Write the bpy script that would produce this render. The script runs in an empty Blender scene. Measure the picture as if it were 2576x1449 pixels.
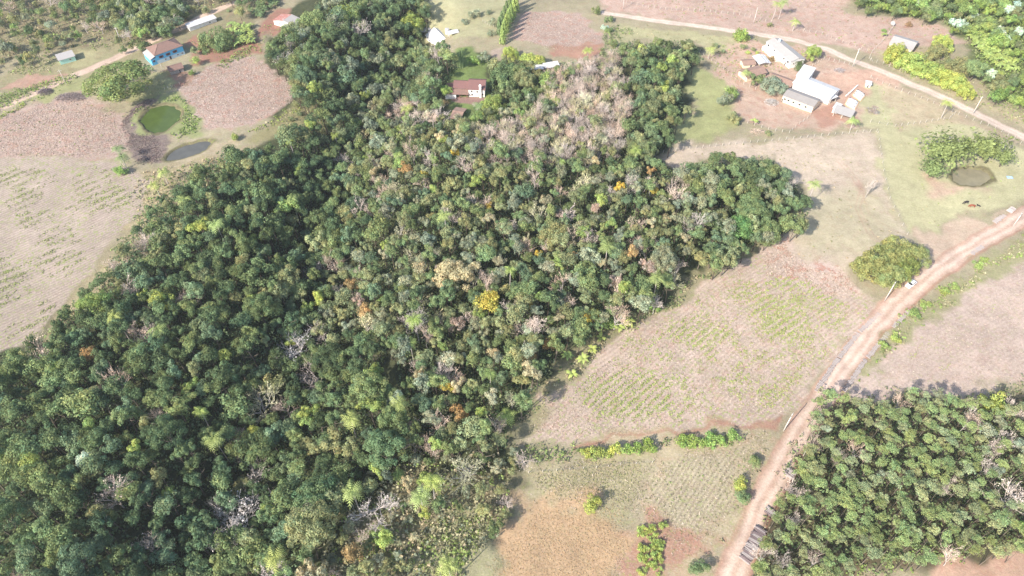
import bpy, bmesh, math, random
import numpy as np
from mathutils import Vector, Matrix

# ---------------------------------------------------------------- camera, sky, sun, exposure
SC = bpy.context.scene
COL = SC.collection
CAM_H, TILT, FQ = 170.0, math.radians(48.0), 1790.0
cam_d = bpy.data.cameras.new("camera")
cam = bpy.data.objects.new("camera", cam_d)
COL.objects.link(cam)
cam.location = (0, 0, CAM_H)
cam.rotation_euler = (math.pi/2 - TILT, 0, 0)
cam_d.sensor_width = 36.0
cam_d.lens = 36.0*FQ/2576.0
cam_d.clip_start = 1.0
cam_d.clip_end = 8000.0
SC.camera = cam

SUN_EL, SUN_AZ_TO = math.radians(35.0), math.radians(45.0)   # shadows fall towards +x +y
world = bpy.data.worlds.new("World")
SC.world = world
world.use_nodes = True
wn = world.node_tree
wn.nodes.clear()
wo = wn.nodes.new("ShaderNodeOutputWorld")
wb = wn.nodes.new("ShaderNodeBackground")
ws = wn.nodes.new("ShaderNodeTexSky")
ws.sky_type = 'NISHITA'
ws.sun_disc = False
ws.sun_elevation = SUN_EL
ws.sun_rotation = math.radians(225.0)
ws.air_density = 1.0
ws.dust_density = 1.5
wb.inputs[1].default_value = 0.15
wn.links.new(ws.outputs[0], wb.inputs[0])
wn.links.new(wb.outputs[0], wo.inputs[0])

sun_d = bpy.data.lights.new("sun", 'SUN')
sun_d.energy = 4.4
sun_d.angle = math.radians(0.7)
sun_d.color = (1.0, 0.93, 0.84)
sun = bpy.data.objects.new("sun", sun_d)
COL.objects.link(sun)
sd = Vector((math.cos(SUN_EL)*math.cos(SUN_AZ_TO), math.cos(SUN_EL)*math.sin(SUN_AZ_TO), -math.sin(SUN_EL)))
sun.rotation_euler = sd.to_track_quat('-Z', 'Y').to_euler()
sun.location = (-200, -200, 250)

SC.view_settings.view_transform = 'Standard'
SC.view_settings.look = 'None'
SC.view_settings.exposure = 0.86
SC.view_settings.gamma = 1.0
SC.render.engine = 'CYCLES'
SC.cycles.max_bounces = 5
SC.cycles.diffuse_bounces = 3
SC.cycles.transparent_max_bounces = 6

HAZE = 0.00014
random.seed(5)
RNG = np.random.default_rng(11)
ST, CT = math.sin(TILT), math.cos(TILT)

# ---------------------------------------------------------------- noise and terrain
def vnoise(x, y, scale, seed=0):
    x = np.asarray(x, float)/scale; y = np.asarray(y, float)/scale
    xi = np.floor(x).astype(np.int64); yi = np.floor(y).astype(np.int64)
    fx = x-xi; fy = y-yi
    fx = fx*fx*(3-2*fx); fy = fy*fy*(3-2*fy)
    def h(a, b):
        n = (a*374761393 + b*668265263 + seed*1274126177) & 0xffffffff
        n = ((n ^ (n >> 13))*1274126177) & 0xffffffff
        return ((n ^ (n >> 16)) & 0xffff)/65535.0
    return (h(xi, yi)*(1-fx)+h(xi+1, yi)*fx)*(1-fy) + (h(xi, yi+1)*(1-fx)+h(xi+1, yi+1)*fx)*fy

def seg_dist(x, y, pts, widths=None):
    best = np.full(np.shape(x), 1e9); bw = np.ones(np.shape(x)); along = np.zeros(np.shape(x)); acc = 0.0
    side = np.zeros(np.shape(x))
    for i in range(len(pts)-1):
        ax, ay = pts[i][:2]; bx, by = pts[i+1][:2]
        L2 = (bx-ax)**2+(by-ay)**2
        t = np.clip(((x-ax)*(bx-ax)+(y-ay)*(by-ay))/L2, 0, 1)
        qx = ax+t*(bx-ax); qy = ay+t*(by-ay)
        d = np.hypot(x-qx, y-qy)
        m = d < best
        best = np.where(m, d, best)
        side = np.where(m, np.sign((bx-ax)*(y-ay)-(by-ay)*(x-ax)), side)
        along = np.where(m, acc+t*math.sqrt(L2), along)
        if widths is not None:
            bw = np.where(m, widths[i]+t*(widths[i+1]-widths[i]), bw)
        acc += math.sqrt(L2)
    return best, bw, along, side

def poly_sd(x, y, pts):
    d, _, _, _ = seg_dist(x, y, list(pts)+[pts[0]])
    ins = np.zeros(np.shape(x), bool)
    n = len(pts)
    for i in range(n):
        x1, y1 = pts[i][:2]; x2, y2 = pts[(i+1) % n][:2]
        if y1 == y2: continue
        c = ((y1 > y) != (y2 > y)) & (x < (x2-x1)*(y-y1)/(y2-y1)+x1)
        ins ^= c
    return np.where(ins, d, -d)     # positive inside

def flat(px, py, z=0.0):
    dx = (px-1288.0)/FQ; dy = (py-724.5)/FQ
    down = ST+CT*dy; fwd = CT-ST*dy
    t = (CAM_H-z)/down
    return (t*dx, t*fwd)

CREEK = [flat(*p) for p in [(1040, 60), (960, 220), (880, 400), (800, 560), (810, 720), (770, 900), (640, 1100), (500, 1330), (420, 1600)]]
GULL = [flat(*p) for p in [(1420, 560), (1340, 640), (1200, 800), (1060, 980), (940, 1120), (700, 1240)]]
PONDS = [dict(c=(404, 297), rx=47, ry=30, ang=12), dict(c=(474, 379), rx=60, ry=15, ang=22), dict(c=(2443, 443), rx=47, ry=24, ang=-6)]
def terrain0(x, y):
    d1, _, _, _ = seg_dist(x, y, CREEK)
    d2, _, _, _ = seg_dist(x, y, GULL)
    z = -12.0*np.exp(-(d1/18.0)**2) - 4.0*np.exp(-(d2/13.0)**2)
    z = z + 0.9*(vnoise(x, y, 45, 3)-0.5) + 0.3*(vnoise(x, y, 14, 4)-0.5)
    return z
for P in PONDS:
    cx, cy = flat(*P['c'])
    P['w'] = (cx, cy)
    a = math.radians(P['ang'])
    e1 = flat(P['c'][0]+P['rx']*math.cos(a), P['c'][1]-P['rx']*math.sin(a))
    e2 = flat(P['c'][0]+P['ry']*math.sin(a), P['c'][1]+P['ry']*math.cos(a))
    P['a'] = (e1[0]-cx, e1[1]-cy); P['b'] = (e2[0]-cx, e2[1]-cy)
    P['z'] = float(terrain0(np.array([cx]), np.array([cy]))[0])
def pond_r(P, x, y):
    ax, ay = P['a']; bx, by = P['b']
    det = ax*by-ay*bx
    dx = x-P['w'][0]; dy = y-P['w'][1]
    u = (dx*by-dy*bx)/det; v = (ax*dy-ay*dx)/det
    return np.hypot(u, v)*(1+0.30*(vnoise(x, y, 5.0, 9)-0.5)+.12*(vnoise(x, y, 1.7, 10)-.5))
def terrain(x, y):
    x = np.asarray(x, float); y = np.asarray(y, float)
    z = terrain0(x, y)
    for P in PONDS:
        r = pond_r(P, x, y)
        w = np.clip((2.0-r)/0.7, 0, 1)
        z = z*(1-w)+P['z']*w
        k = np.clip((1.12-r)/0.3, 0, 1)
        z = z-1.5*k*k*(3-2*k)
    return z
def T(x, y):
    return float(terrain(np.array([x]), np.array([y]))[0])
def at(px, py, h=0.0):
    z = 0.0
    for _ in range(12):
        x, y = flat(px, py, z+h)
        z = 0.5*z+0.5*T(x, y)
    return Vector((x, y, T(x, y)))
def project(x, y, z):
    zz = z-CAM_H
    depth = y*CT - zz*ST
    v = -y*ST - zz*CT
    return 1288.0+FQ*x/depth, 724.5+FQ*v/depth, depth
def wpoly(q, z=0.0):
    return [flat(px, py, z) for px, py in q]

# ---------------------------------------------------------------- object helpers
def tag(o, label=None, cat=None, group=None, kind=None):
    if label: o['label'] = label
    if cat: o['category'] = cat
    if group: o['group'] = group
    if kind: o['kind'] = kind
    return o
def empty(name, loc, rz=0.0):
    o = bpy.data.objects.new(name, None)
    o.empty_display_size = 0.5
    o.location = loc; o.rotation_euler = (0, 0, rz)
    COL.objects.link(o)
    return o
def link(name, me, parent=None, loc=None, rot=None, scale=None, color=None):
    o = bpy.data.objects.new(name, me)
    COL.objects.link(o)
    if parent is not None: o.parent = parent
    if loc is not None: o.location = loc
    if rot is not None: o.rotation_euler = rot
    if scale is not None: o.scale = scale
    if color is not None: o.color = (*color, 1.0)
    return o
def np_mesh(name, verts, faces, mat, tint=None, smooth=False, attrs=None):
    """verts Nx3, faces list of (Mx k) arrays"""
    me = bpy.data.meshes.new(name)
    verts = np.ascontiguousarray(verts, dtype=np.float32)
    me.vertices.add(len(verts)); me.vertices.foreach_set("co", verts.ravel())
    if not isinstance(faces, list): faces = [faces]
    faces = [f for f in faces if len(f)]
    loops = np.concatenate([np.ascontiguousarray(f, dtype=np.int32).ravel() for f in faces])
    tot = np.concatenate([np.full(len(f), f.shape[1], np.int32) for f in faces])
    st = np.concatenate([[0], np.cumsum(tot)[:-1]]).astype(np.int32)
    me.loops.add(len(loops)); me.loops.foreach_set("vertex_index", loops)
    me.polygons.add(len(tot)); me.polygons.foreach_set("loop_start", st); me.polygons.foreach_set("loop_total", tot)
    if smooth: me.polygons.foreach_set("use_smooth", np.ones(len(tot), bool))
    me.update(calc_edges=True)
    if tint is not None:
        a = me.color_attributes.new("tint", 'FLOAT_COLOR', 'POINT')
        t = np.ones((len(verts), 4), np.float32); t[:, :tint.shape[1]] = tint
        a.data.foreach_set("color", t.ravel())
    for k, v in (attrs or {}).items():
        if v.ndim == 1:
            a = me.attributes.new(k, 'FLOAT', 'POINT'); a.data.foreach_set("value", v.astype(np.float32))
        else:
            a = me.color_attributes.new(k, 'FLOAT_COLOR', 'POINT')
            t = np.ones((len(verts), 4), np.float32); t[:, :v.shape[1]] = v
            a.data.foreach_set("color", t.ravel())
    if mat: me.materials.append(mat)
    return me

# ---------------------------------------------------------------- materials
def nmat(name):
    m = bpy.data.materials.new(name); m.use_nodes = True
    nt = m.node_tree; nt.nodes.clear()
    return m, nt
def N(nt, t, **kw):
    n = nt.nodes.new(t)
    for k, v in kw.items():
        if k.startswith('i_'):
            n.inputs[k[2:].replace('_', ' ')].default_value = v
        else: setattr(n, k, v)
    return n
def math_n(nt, op, a, b=None, clamp=False):
    n = nt.nodes.new("ShaderNodeMath"); n.operation = op; n.use_clamp = clamp
    for i, v in enumerate((a, b)):
        if v is None: continue
        if isinstance(v, (int, float)): n.inputs[i].default_value = v
        else: nt.links.new(v, n.inputs[i])
    return n.outputs[0]
def mixc(nt, fac, a, b, mode='MIX'):
    n = nt.nodes.new("ShaderNodeMix"); n.data_type = 'RGBA'; n.blend_type = mode
    for s, v in ((n.inputs[0], fac), (n.inputs[6], a), (n.inputs[7], b)):
        if isinstance(v, (int, float)): s.default_value = v
        elif isinstance(v, tuple): s.default_value = (*v, 1.0)
        else: nt.links.new(v, s)
    return n.outputs[2]
def noise(nt, vec, scale, detail=4.0, rough=0.6):
    n = nt.nodes.new("ShaderNodeTexNoise"); n.inputs["Scale"].default_value = scale
    n.inputs["Detail"].default_value = detail; n.inputs["Roughness"].default_value = rough
    if vec is not None: nt.links.new(vec, n.inputs["Vector"])
    return n.outputs["Fac"]
def ramp(nt, v, a, b):
    n = nt.nodes.new("ShaderNodeMapRange"); n.clamp = True; n.interpolation_type = 'SMOOTHSTEP'
    n.inputs[1].default_value = a; n.inputs[2].default_value = b
    nt.links.new(v, n.inputs[0]); return n.outputs[0]

def foliage_mat(name, transl=0.25, rough=0.6):
    m, nt = nmat(name)
    out = N(nt, "ShaderNodeOutputMaterial")
    oi = N(nt, "ShaderNodeObjectInfo")
    at_ = N(nt, "ShaderNodeAttribute", attribute_name="tint")
    c = mixc(nt, 1.0, oi.outputs["Color"], at_.outputs["Color"], 'MULTIPLY')
    d = N(nt, "ShaderNodeBsdfDiffuse"); t = N(nt, "ShaderNodeBsdfTranslucent")
    nt.links.new(c, d.inputs[0]); nt.links.new(c, t.inputs[0])
    mx = N(nt, "ShaderNodeMixShader"); mx.inputs[0].default_value = transl
    nt.links.new(d.outputs[0], mx.inputs[1]); nt.links.new(t.outputs[0], mx.inputs[2])
    nt.links.new(mx.outputs[0], out.inputs[0])
    return m
M_LEAF = foliage_mat("leaf", 0.33)
M_TWIG = foliage_mat("twig_bark", 0.0)

def solid(name, col, rough=0.8, var=0.15, scale=3.0, metal=0.0, stain=None, stain_amt=0.4, stripes=None, bump=0.2):
    m, nt = nmat(name)
    out = N(nt, "ShaderNodeOutputMaterial")
    p = N(nt, "ShaderNodeBsdfPrincipled")
    p.inputs["Roughness"].default_value = rough; p.inputs["Metallic"].default_value = metal
    tc = N(nt, "ShaderNodeTexCoord")
    v = noise(nt, tc.outputs["Object"], scale, 5.0, 0.65)
    f = math_n(nt, 'MULTIPLY_ADD', v, 2*var); f.node.inputs[2].default_value = 1-var
    c = mixc(nt, 1.0, tuple(col), f, 'MULTIPLY')
    if stain:
        s = ramp(nt, noise(nt, tc.outputs["Object"], scale*0.35, 6.0, 0.7), 0.47, 0.66)
        s = math_n(nt, 'MULTIPLY', s, stain_amt)
        c = mixc(nt, s, c, tuple(stain))
    h = v
    if stripes:
        w = N(nt, "ShaderNodeTexWave", wave_type='BANDS', bands_direction=stripes[0])
        w.inputs["Scale"].default_value = stripes[1]; w.inputs["Distortion"].default_value = 0.4
        nt.links.new(tc.outputs["Object"], w.inputs["Vector"])
        k = math_n(nt, 'MULTIPLY_ADD', w.outputs["Fac"], stripes[2]); k.node.inputs[2].default_value = 1-stripes[2]*0.6
        c = mixc(nt, 1.0, c, k, 'MULTIPLY')
        h = math_n(nt, 'ADD', v, w.outputs["Fac"])
    b = N(nt, "ShaderNodeBump"); b.inputs["Strength"].default_value = bump; b.inputs["Distance"].default_value = 0.05
    nt.links.new(h, b.inputs["Height"]); nt.links.new(b.outputs[0], p.inputs["Normal"])
    nt.links.new(c, p.inputs["Base Color"]); nt.links.new(p.outputs[0], out.inputs[0])
    return m
M_TRUNK = solid("bark", (0.16, 0.13, 0.10), 0.9, 0.3, 4)
M_PALE = solid("pale_bark", (0.47, 0.42, 0.385), 0.9, 0.2, 4)
M_CONC = solid("concrete", (0.62, 0.58, 0.53), 0.8, 0.12, 2)
M_POST = solid("post_wood", (0.60, 0.55, 0.47), 0.9, 0.2, 3)
M_WIRE = solid("wire_metal", (0.25, 0.25, 0.25), 0.5, 0.05, 3, 0.6)
M_TERRA = solid("clay_tile", (0.24, 0.145, 0.115), 0.85, 0.3, 2.2, stain=(0.17, 0.12, 0.09), stain_amt=0.5, stripes=('X', 1.6, 0.35))
M_TERRB = solid("clay_tile_pale", (0.33, 0.215, 0.165), 0.85, 0.3, 2.2, stain=(0.22, 0.15, 0.11), stain_amt=0.5, stripes=('X', 1.6, 0.3))
M_REDRF = solid("red_tile", (0.20, 0.10, 0.088), 0.8, 0.22, 2.0, stain=(0.15, 0.09, 0.08), stain_amt=0.5, stripes=('X', 1.6, 0.25))
M_RUST = solid("rusty_sheet", (0.42, 0.17, 0.13), 0.7, 0.25, 1.5, stain=(0.5, 0.42, 0.38), stain_amt=0.8, stripes=('X', 1.2, 0.15))
M_FIB = solid("fibre_cement", (0.30, 0.275, 0.255), 0.85, 0.15, 1.2, stain=(0.25, 0.22, 0.2), stain_amt=0.45, stripes=('X', 1.7, 0.12))
M_FIBL = solid("pale_fibre_cement", (0.40, 0.375, 0.35), 0.8, 0.12, 1.2, stain=(0.36, 0.32, 0.3), stain_amt=0.45, stripes=('X', 1.7, 0.10))
M_ZINC = solid("white_sheet", (0.60, 0.59, 0.58), 0.5, 0.1, 1.0, stain=(0.42, 0.38, 0.35), stain_amt=0.55, stripes=('X', 1.4, 0.14))
M_WHITE = solid("white_paint", (0.76, 0.74, 0.71), 0.8, 0.08, 1.5, stain=(0.5, 0.42, 0.36), stain_amt=0.35)
M_BLUE = solid("blue_paint", (0.11, 0.46, 0.75), 0.7, 0.10, 1.5, stain=(0.2, 0.5, 0.7), stain_amt=0.3)
M_PBLUE = solid("pale_blue_paint", (0.52, 0.66, 0.75), 0.8, 0.10, 1.5, stain=(0.45, 0.5, 0.52), stain_amt=0.4)
M_MINT = solid("mint_paint", (0.42, 0.68, 0.58), 0.7, 0.10, 1.5)
M_CREAM = solid("cream_paint", (0.72, 0.62, 0.46), 0.8, 0.10, 1.5, stain=(0.5, 0.36, 0.26), stain_amt=0.35)
M_WOODG = solid("grey_boards", (0.36, 0.32, 0.29), 0.9, 0.25, 2.0, stripes=('X', 2.2, 0.3))
M_DARK = solid("dark_opening", (0.03, 0.035, 0.045), 0.25, 0.1, 1)
M_FRAME = solid("maroon_wood", (0.22, 0.07, 0.08), 0.6, 0.1, 1)
M_FRAMEW = solid("pale_wood", (0.6, 0.56, 0.5), 0.6, 0.1, 1)
M_BRICK = solid("brick", (0.36, 0.18, 0.13), 0.9, 0.2, 3)
M_LOGB = solid("log_bark", (0.34, 0.30, 0.285), 0.9, 0.35, 3)
M_LOGD = solid("log_bark_dark", (0.17, 0.13, 0.13), 0.9, 0.3, 3)
M_CAR = solid("car_paint", (0.86, 0.86, 0.87), 0.25, 0.02, 1, bump=0.0)
M_GLASS = solid("car_glass", (0.03, 0.035, 0.045), 0.08, 0.02, 1, bump=0.0)
M_TYRE = solid("tyre_rubber", (0.02, 0.02, 0.02), 0.8, 0.1, 1)
M_STEEL = solid("steel_rim", (0.5, 0.5, 0.5), 0.35, 0.05, 1, 0.7)
M_LAMP = solid("lamp_lens", (0.7, 0.65, 0.6), 0.15, 0.02, 1)
M_RLAMP = solid("red_lens", (0.5, 0.03, 0.02), 0.2, 0.02, 1)
M_BLACKC = solid("black_hide", (0.03, 0.025, 0.022), 0.7, 0.1, 2)
M_BROWNC = solid("brown_hide", (0.24, 0.07, 0.035), 0.7, 0.15, 2)
M_TARP = solid("white_sheeting", (0.74, 0.73, 0.71), 0.5, 0.05, 0.8)
M_SOILO = solid("orange_soil", (0.62, 0.42, 0.26), 0.95, 0.15, 2)
M_LOGP = None
M_SOILR = solid("red_soil", (0.36, 0.18, 0.13), 0.95, 0.2, 1)
M_TARPB = solid("blue_sheeting", (0.3, 0.45, 0.8), 0.6, 0.05, 1)

def water_mat(name, col, rough=0.12):
    m, nt = nmat(name)
    out = N(nt, "ShaderNodeOutputMaterial"); p = N(nt, "ShaderNodeBsdfPrincipled")
    tc = N(nt, "ShaderNodeTexCoord")
    v = noise(nt, tc.outputs["Object"], 0.25, 4.0, 0.6)
    c = mixc(nt, ramp(nt, v, 0.35, 0.7), tuple(col), tuple(x*1.25 for x in col))
    nt.links.new(c, p.inputs["Base Color"])
    p.inputs["Roughness"].default_value = rough; p.inputs["IOR"].default_value = 1.33
    b = N(nt, "ShaderNodeBump"); b.inputs["Strength"].default_value = 0.05
    nt.links.new(noise(nt, tc.outputs["Object"], 3.0, 3.0), b.inputs["Height"])
    nt.links.new(b.outputs[0], p.inputs["Normal"])
    nt.links.new(p.outputs[0], out.inputs[0])
    return m
M_WGREEN = water_mat("green_water", (0.065, 0.095, 0.022))
M_WGREY = water_mat("grey_water", (0.10, 0.10, 0.09))
M_WBROWN = water_mat("brown_water", (0.22, 0.195, 0.13))

def ground_mat():
    m, nt = nmat("earth_and_grass")
    out = N(nt, "ShaderNodeOutputMaterial"); p = N(nt, "ShaderNodeBsdfPrincipled")
    p.inputs["Roughness"].default_value = 0.95
    if "Specular IOR Level" in p.inputs: p.inputs["Specular IOR Level"].default_value = 0.1
    tc = N(nt, "ShaderNodeTexCoord").outputs["Object"]
    zc = N(nt, "ShaderNodeAttribute", attribute_name="zone").outputs["Color"]
    mx = N(nt, "ShaderNodeAttribute", attribute_name="mix")
    sp = N(nt, "ShaderNodeSeparateColor"); nt.links.new(mx.outputs["Color"], sp.inputs[0])
    straw, speck, red = sp.outputs[0], sp.outputs[1], sp.outputs[2]
    rowc = N(nt, "ShaderNodeAttribute", attribute_name="rowc").outputs["Fac"]
    rowa = N(nt, "ShaderNodeAttribute", attribute_name="rowamt").outputs["Fac"]
    fine = noise(nt, tc, 1.6, 7.0, 0.75)
    med = noise(nt, tc, 0.22, 5.0, 0.65)
    big = noise(nt, tc, 0.035, 4.0, 0.6)
    f1 = math_n(nt, 'MULTIPLY_ADD', fine, 1.1); f1.node.inputs[2].default_value = 0.45
    f2 = math_n(nt, 'MULTIPLY_ADD', med, 0.85); f2.node.inputs[2].default_value = 0.57
    f3 = math_n(nt, 'MULTIPLY_ADD', big, 0.75); f3.node.inputs[2].default_value = 0.63
    f = math_n(nt, 'MULTIPLY', math_n(nt, 'MULTIPLY', f1, f2), f3)
    c = mixc(nt, 1.0, zc, f, 'MULTIPLY')
    # hue wander between brown and green
    hv = ramp(nt, noise(nt, tc, 0.5, 6.0, 0.7), 0.35, 0.7)
    c = mixc(nt, math_n(nt, 'MULTIPLY', hv, 0.12), c, (0.36, 0.35, 0.18))
    # red soil blotches
    rv = ramp(nt, noise(nt, tc, 0.30, 6.0, 0.70), 0.50, 0.60)
    c = mixc(nt, math_n(nt, 'MULTIPLY', rv, red, True), c, (0.36, 0.17, 0.12))
    # pale straw
    mp = N(nt, "ShaderNodeMapping"); mp.inputs["Scale"].default_value = (1.0, 3.4, 1.0); mp.inputs["Rotation"].default_value = (0, 0, 0.7)
    nt.links.new(tc, mp.inputs[0])
    sv = ramp(nt, noise(nt, mp.outputs[0], 1.1, 6.0, 0.72), 0.5, 0.66)
    mp2 = N(nt, "ShaderNodeMapping"); mp2.inputs["Scale"].default_value = (3.2, 1.0, 1.0); mp2.inputs["Rotation"].default_value = (0, 0, 0.3)
    nt.links.new(tc, mp2.inputs[0])
    sv2 = ramp(nt, noise(nt, mp2.outputs[0], 1.0, 6.0, 0.72), 0.52, 0.68)
    sv = math_n(nt, 'MAXIMUM', sv, sv2)
    c = mixc(nt, math_n(nt, 'MULTIPLY', sv, straw, True), c, (0.60, 0.49, 0.41))
    # rows
    w = math_n(nt, 'SINE', math_n(nt, 'MULTIPLY', rowc, 5.2))
    wn_ = math_n(nt, 'MULTIPLY', w, noise(nt, tc, 0.6, 4.0, 0.6))
    w2 = math_n(nt, 'MULTIPLY_ADD', math_n(nt, 'MULTIPLY', wn_, rowa), 0.55); w2.node.inputs[2].default_value = 1.0
    c = mixc(nt, 1.0, c, w2, 'MULTIPLY')
    # green weeds between the rows
    gv = noise(nt, tc, 0.85, 5.0, 0.7)
    gz = ramp(nt, noise(nt, tc, 0.12, 3.0, 0.5), 0.3, 0.62)
    gvv = math_n(nt, 'ADD', gv, math_n(nt, 'MULTIPLY', math_n(nt, 'MULTIPLY', w, rowa), 0.07))
    gr = math_n(nt, 'MULTIPLY', math_n(nt, 'MULTIPLY', ramp(nt, gvv, 0.5, 0.64), gz), speck, True)
    c = mixc(nt, gr, c, (0.25, 0.30, 0.09))
    b = N(nt, "ShaderNodeBump"); b.inputs["Strength"].default_value = 0.5; b.inputs["Distance"].default_value = 0.35
    bh = math_n(nt, 'ADD', fine, math_n(nt, 'MULTIPLY', math_n(nt, 'MULTIPLY', w, rowa), 0.12))
    nt.links.new(bh, b.inputs["Height"]); nt.links.new(b.outputs[0], p.inputs["Normal"])
    nt.links.new(c, p.inputs["Base Color"]); nt.links.new(p.outputs[0], out.inputs[0])
    return m
M_GROUND = ground_mat()

# ---------------------------------------------------------------- ground zones (outlines given on the map as seen from the air, turned into metres)
Z = []
def zone(owner, pts, col, straw=0.0, speck=0.0, red=0.0, rows=None, rowamt=0.0, feather=1.5, wob=2.0, op=1.0, width=None, rgh=None):
    Z.append(dict(owner=owner, pts=wpoly(pts), col=col, mix=(straw, speck, red), rows=rows, rowamt=rowamt, feather=feather, wob=wob, op=op, width=width))
STRAW = (.42, .325, .275); STRAWP = (.35, .26, .225); DRY = (.31, .275, .19); PAST = (.29, .31, .155); REDS = (.35, .20, .15)
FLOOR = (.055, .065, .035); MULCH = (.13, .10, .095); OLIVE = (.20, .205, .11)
# forest floors
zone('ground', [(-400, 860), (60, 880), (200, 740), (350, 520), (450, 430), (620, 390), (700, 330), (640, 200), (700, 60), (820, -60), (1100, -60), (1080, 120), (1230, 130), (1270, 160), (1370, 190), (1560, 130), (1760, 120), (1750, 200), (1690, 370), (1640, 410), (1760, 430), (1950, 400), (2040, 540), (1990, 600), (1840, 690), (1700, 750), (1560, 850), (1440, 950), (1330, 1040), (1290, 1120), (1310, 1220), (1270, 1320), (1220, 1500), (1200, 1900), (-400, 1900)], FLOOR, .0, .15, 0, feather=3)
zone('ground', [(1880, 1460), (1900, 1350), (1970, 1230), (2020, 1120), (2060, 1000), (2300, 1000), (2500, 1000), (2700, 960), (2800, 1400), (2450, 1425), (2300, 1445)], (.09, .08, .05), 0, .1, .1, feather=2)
zone('ground', [(2130, -20), (2720, -60), (2720, 290), (2500, 230), (2450, 170), (2430, 100), (2350, 50), (2200, 35)], (.12, .15, .06), feather=3)
zone('ground', [(-100, -60), (720, -60), (640, 60), (520, 130), (380, 130), (250, 150), (160, 120), (-100, 190)], (.22, .20, .12), .2, .3, .15, feather=3)
# scrubby slopes
zone('ground', [(1020, 1180), (1310, 1200), (1270, 1300), (1210, 1460), (1000, 1700), (830, 1500), (900, 1300)], (.20, .185, .11), .2, .4, .05, feather=4)
zone('ground', [(340, 440), (520, 390), (640, 370), (560, 460), (440, 560), (300, 700), (200, 800), (120, 850), (240, 680), (330, 540)], (.33, .28, .17), .5, .35, .05, feather=3)
zone('ground', [(700, 300), (760, 250), (830, 240), (850, 290), (740, 330), (640, 360), (620, 345)], (.25, .23, .12), .15, .3, 0, feather=2.5)
zone('ground', [(0, 190), (170, 120), (330, 110), (380, 160), (230, 200), (100, 240), (0, 260)], (.27, .25, .14), .3, .35, .1, feather=2.5)
# fields
zone('stubble_field', [(-200, 330), (0, 292), (90, 262), (210, 235), (300, 285), (325, 350), (320, 395), (250, 402), (100, 396), (-200, 395)], STRAWP, .75, .22, .38, feather=1.5)
zone('crop_field', [(-300, 400), (100, 397), (250, 405), (335, 425), (372, 458), (345, 530), (290, 595), (240, 665), (165, 765), (100, 835), (30, 880), (-300, 960)], (.345, .285, .24), .45, .9, .05, rows='arc', rowamt=.4, feather=.8, wob=1)
zone('stubble_field', [(438, 222), (480, 188), (560, 162), (640, 142), (700, 178), (742, 210), (735, 255), (680, 290), (600, 322), (520, 333), (495, 300), (470, 245)], STRAWP, .85, .12, .5, feather=1.5)
zone('stubble_field', [(1282, 100), (1300, 50), (1345, 30), (1440, 32), (1492, 52), (1503, 105), (1440, 128), (1370, 122)], STRAWP, .8, .05, .5, feather=1.2)
zone('ground', [(1370, 125), (1500, 105), (1510, 140), (1480, 150), (1400, 150)], REDS, .25, .25, .4, feather=1.5)
zone('pasture', [(1060, -40), (1300, -60), (1270, 90), (1160, 85), (1120, 60), (1080, 70)], (.34, .335, .20), .15, .3, .08, feather=2)
zone('pasture', [(1540, 60), (1700, 75), (1840, 95), (1850, 130), (1760, 110), (1620, 100), (1550, 110)], (.36, .35, .20), .25, .25, .1, feather=2)
zone('ground', [(1500, -60), (2150, -60), (2120, 30), (2350, 60), (2430, 110), (2300, 130), (2190, 140), (2060, 105), (1900, 80), (1650, 45), (1520, 25)], (.44, .32, .265), .5, .15, .4, feather=2)
zone('ground', [(1840, 100), (2060, 120), (2250, 210), (2190, 320), (2050, 330), (1900, 320), (1800, 210), (1790, 140)], (.47, .345, .27), .3, .15, .45, feather=2)
zone('pasture', [(1745, 165), (1800, 190), (1850, 240), (1870, 320), (1800, 350), (1690, 372), (1700, 320), (1745, 280), (1730, 220)], (.31, .33, .155), .1, .25, .05, feather=2)
zone('ground', [(1640, 408), (1690, 372), (2205, 333), (2225, 430), (2240, 520), (2285, 590), (2220, 640), (2150, 690), (2060, 660), (1960, 605), (2030, 560), (2020, 480), (1950, 400), (1800, 395), (1720, 435)], (.47, .395, .31), .35, .2, .1, feather=2.5)
zone('pasture', [(2000, 500), (2180, 470), (2270, 570), (2180, 660), (2050, 640), (1990, 600)], (.42, .39, .26), .2, .2, .1, feather=6, op=.75)
zone('pasture', [(2190, 200), (2380, 270), (2576, 380), (2640, 420), (2640, 470), (2540, 520), (2290, 590), (2240, 510), (2222, 400), (2200, 320), (2150, 320), (2170, 250)], (.42, .405, .245), .1, .2, .04, feather=2)
zone('ground', [(2270, 330), (2380, 300), (2500, 320), (2600, 370), (2700, 440), (2640, 400), (2380, 260), (2190, 190)], (.46, .36, .26), .25, .2, .2, feather=2, op=.6)
zone('ground', [(2440, 240), (2576, 290), (2720, 330), (2720, 420), (2576, 320), (2450, 262), (2260, 180), (2200, 130), (2330, 120), (2420, 160)], (.38, .33, .22), .3, .35, .2, feather=2.5)
zone('ground', [(2290, 592), (2530, 540), (2400, 640), (2300, 720), (2330, 650)], (.47, .37, .28), .3, .1, .15, feather=1.5)
zone('crop_field', [(1960, 592), (2010, 640), (2140, 690), (2190, 740), (2218, 768), (2130, 852), (2060, 945), (1990, 1045), (1880, 1062), (1450, 1105), (1330, 1090), (1335, 1040), (1420, 965), (1540, 860), (1650, 795), (1750, 725), (1860, 665)], (.42, .335, .275), .6, .9, .28, rows='lin1', rowamt=.3, feather=1.2, wob=1.5)
zone('stubble_field', [(1915, 640), (1965, 598), (2030, 650), (2130, 690), (2170, 730), (2080, 735), (1980, 710), (1930, 690)], (.47, .37, .32), .95, .0, .85, feather=3)
zone('ground', [(1450, 1110), (1880, 1065), (1985, 1048), (1960, 1070), (1700, 1100), (1460, 1125)], REDS, .1, .15, .5, feather=1)
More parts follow.
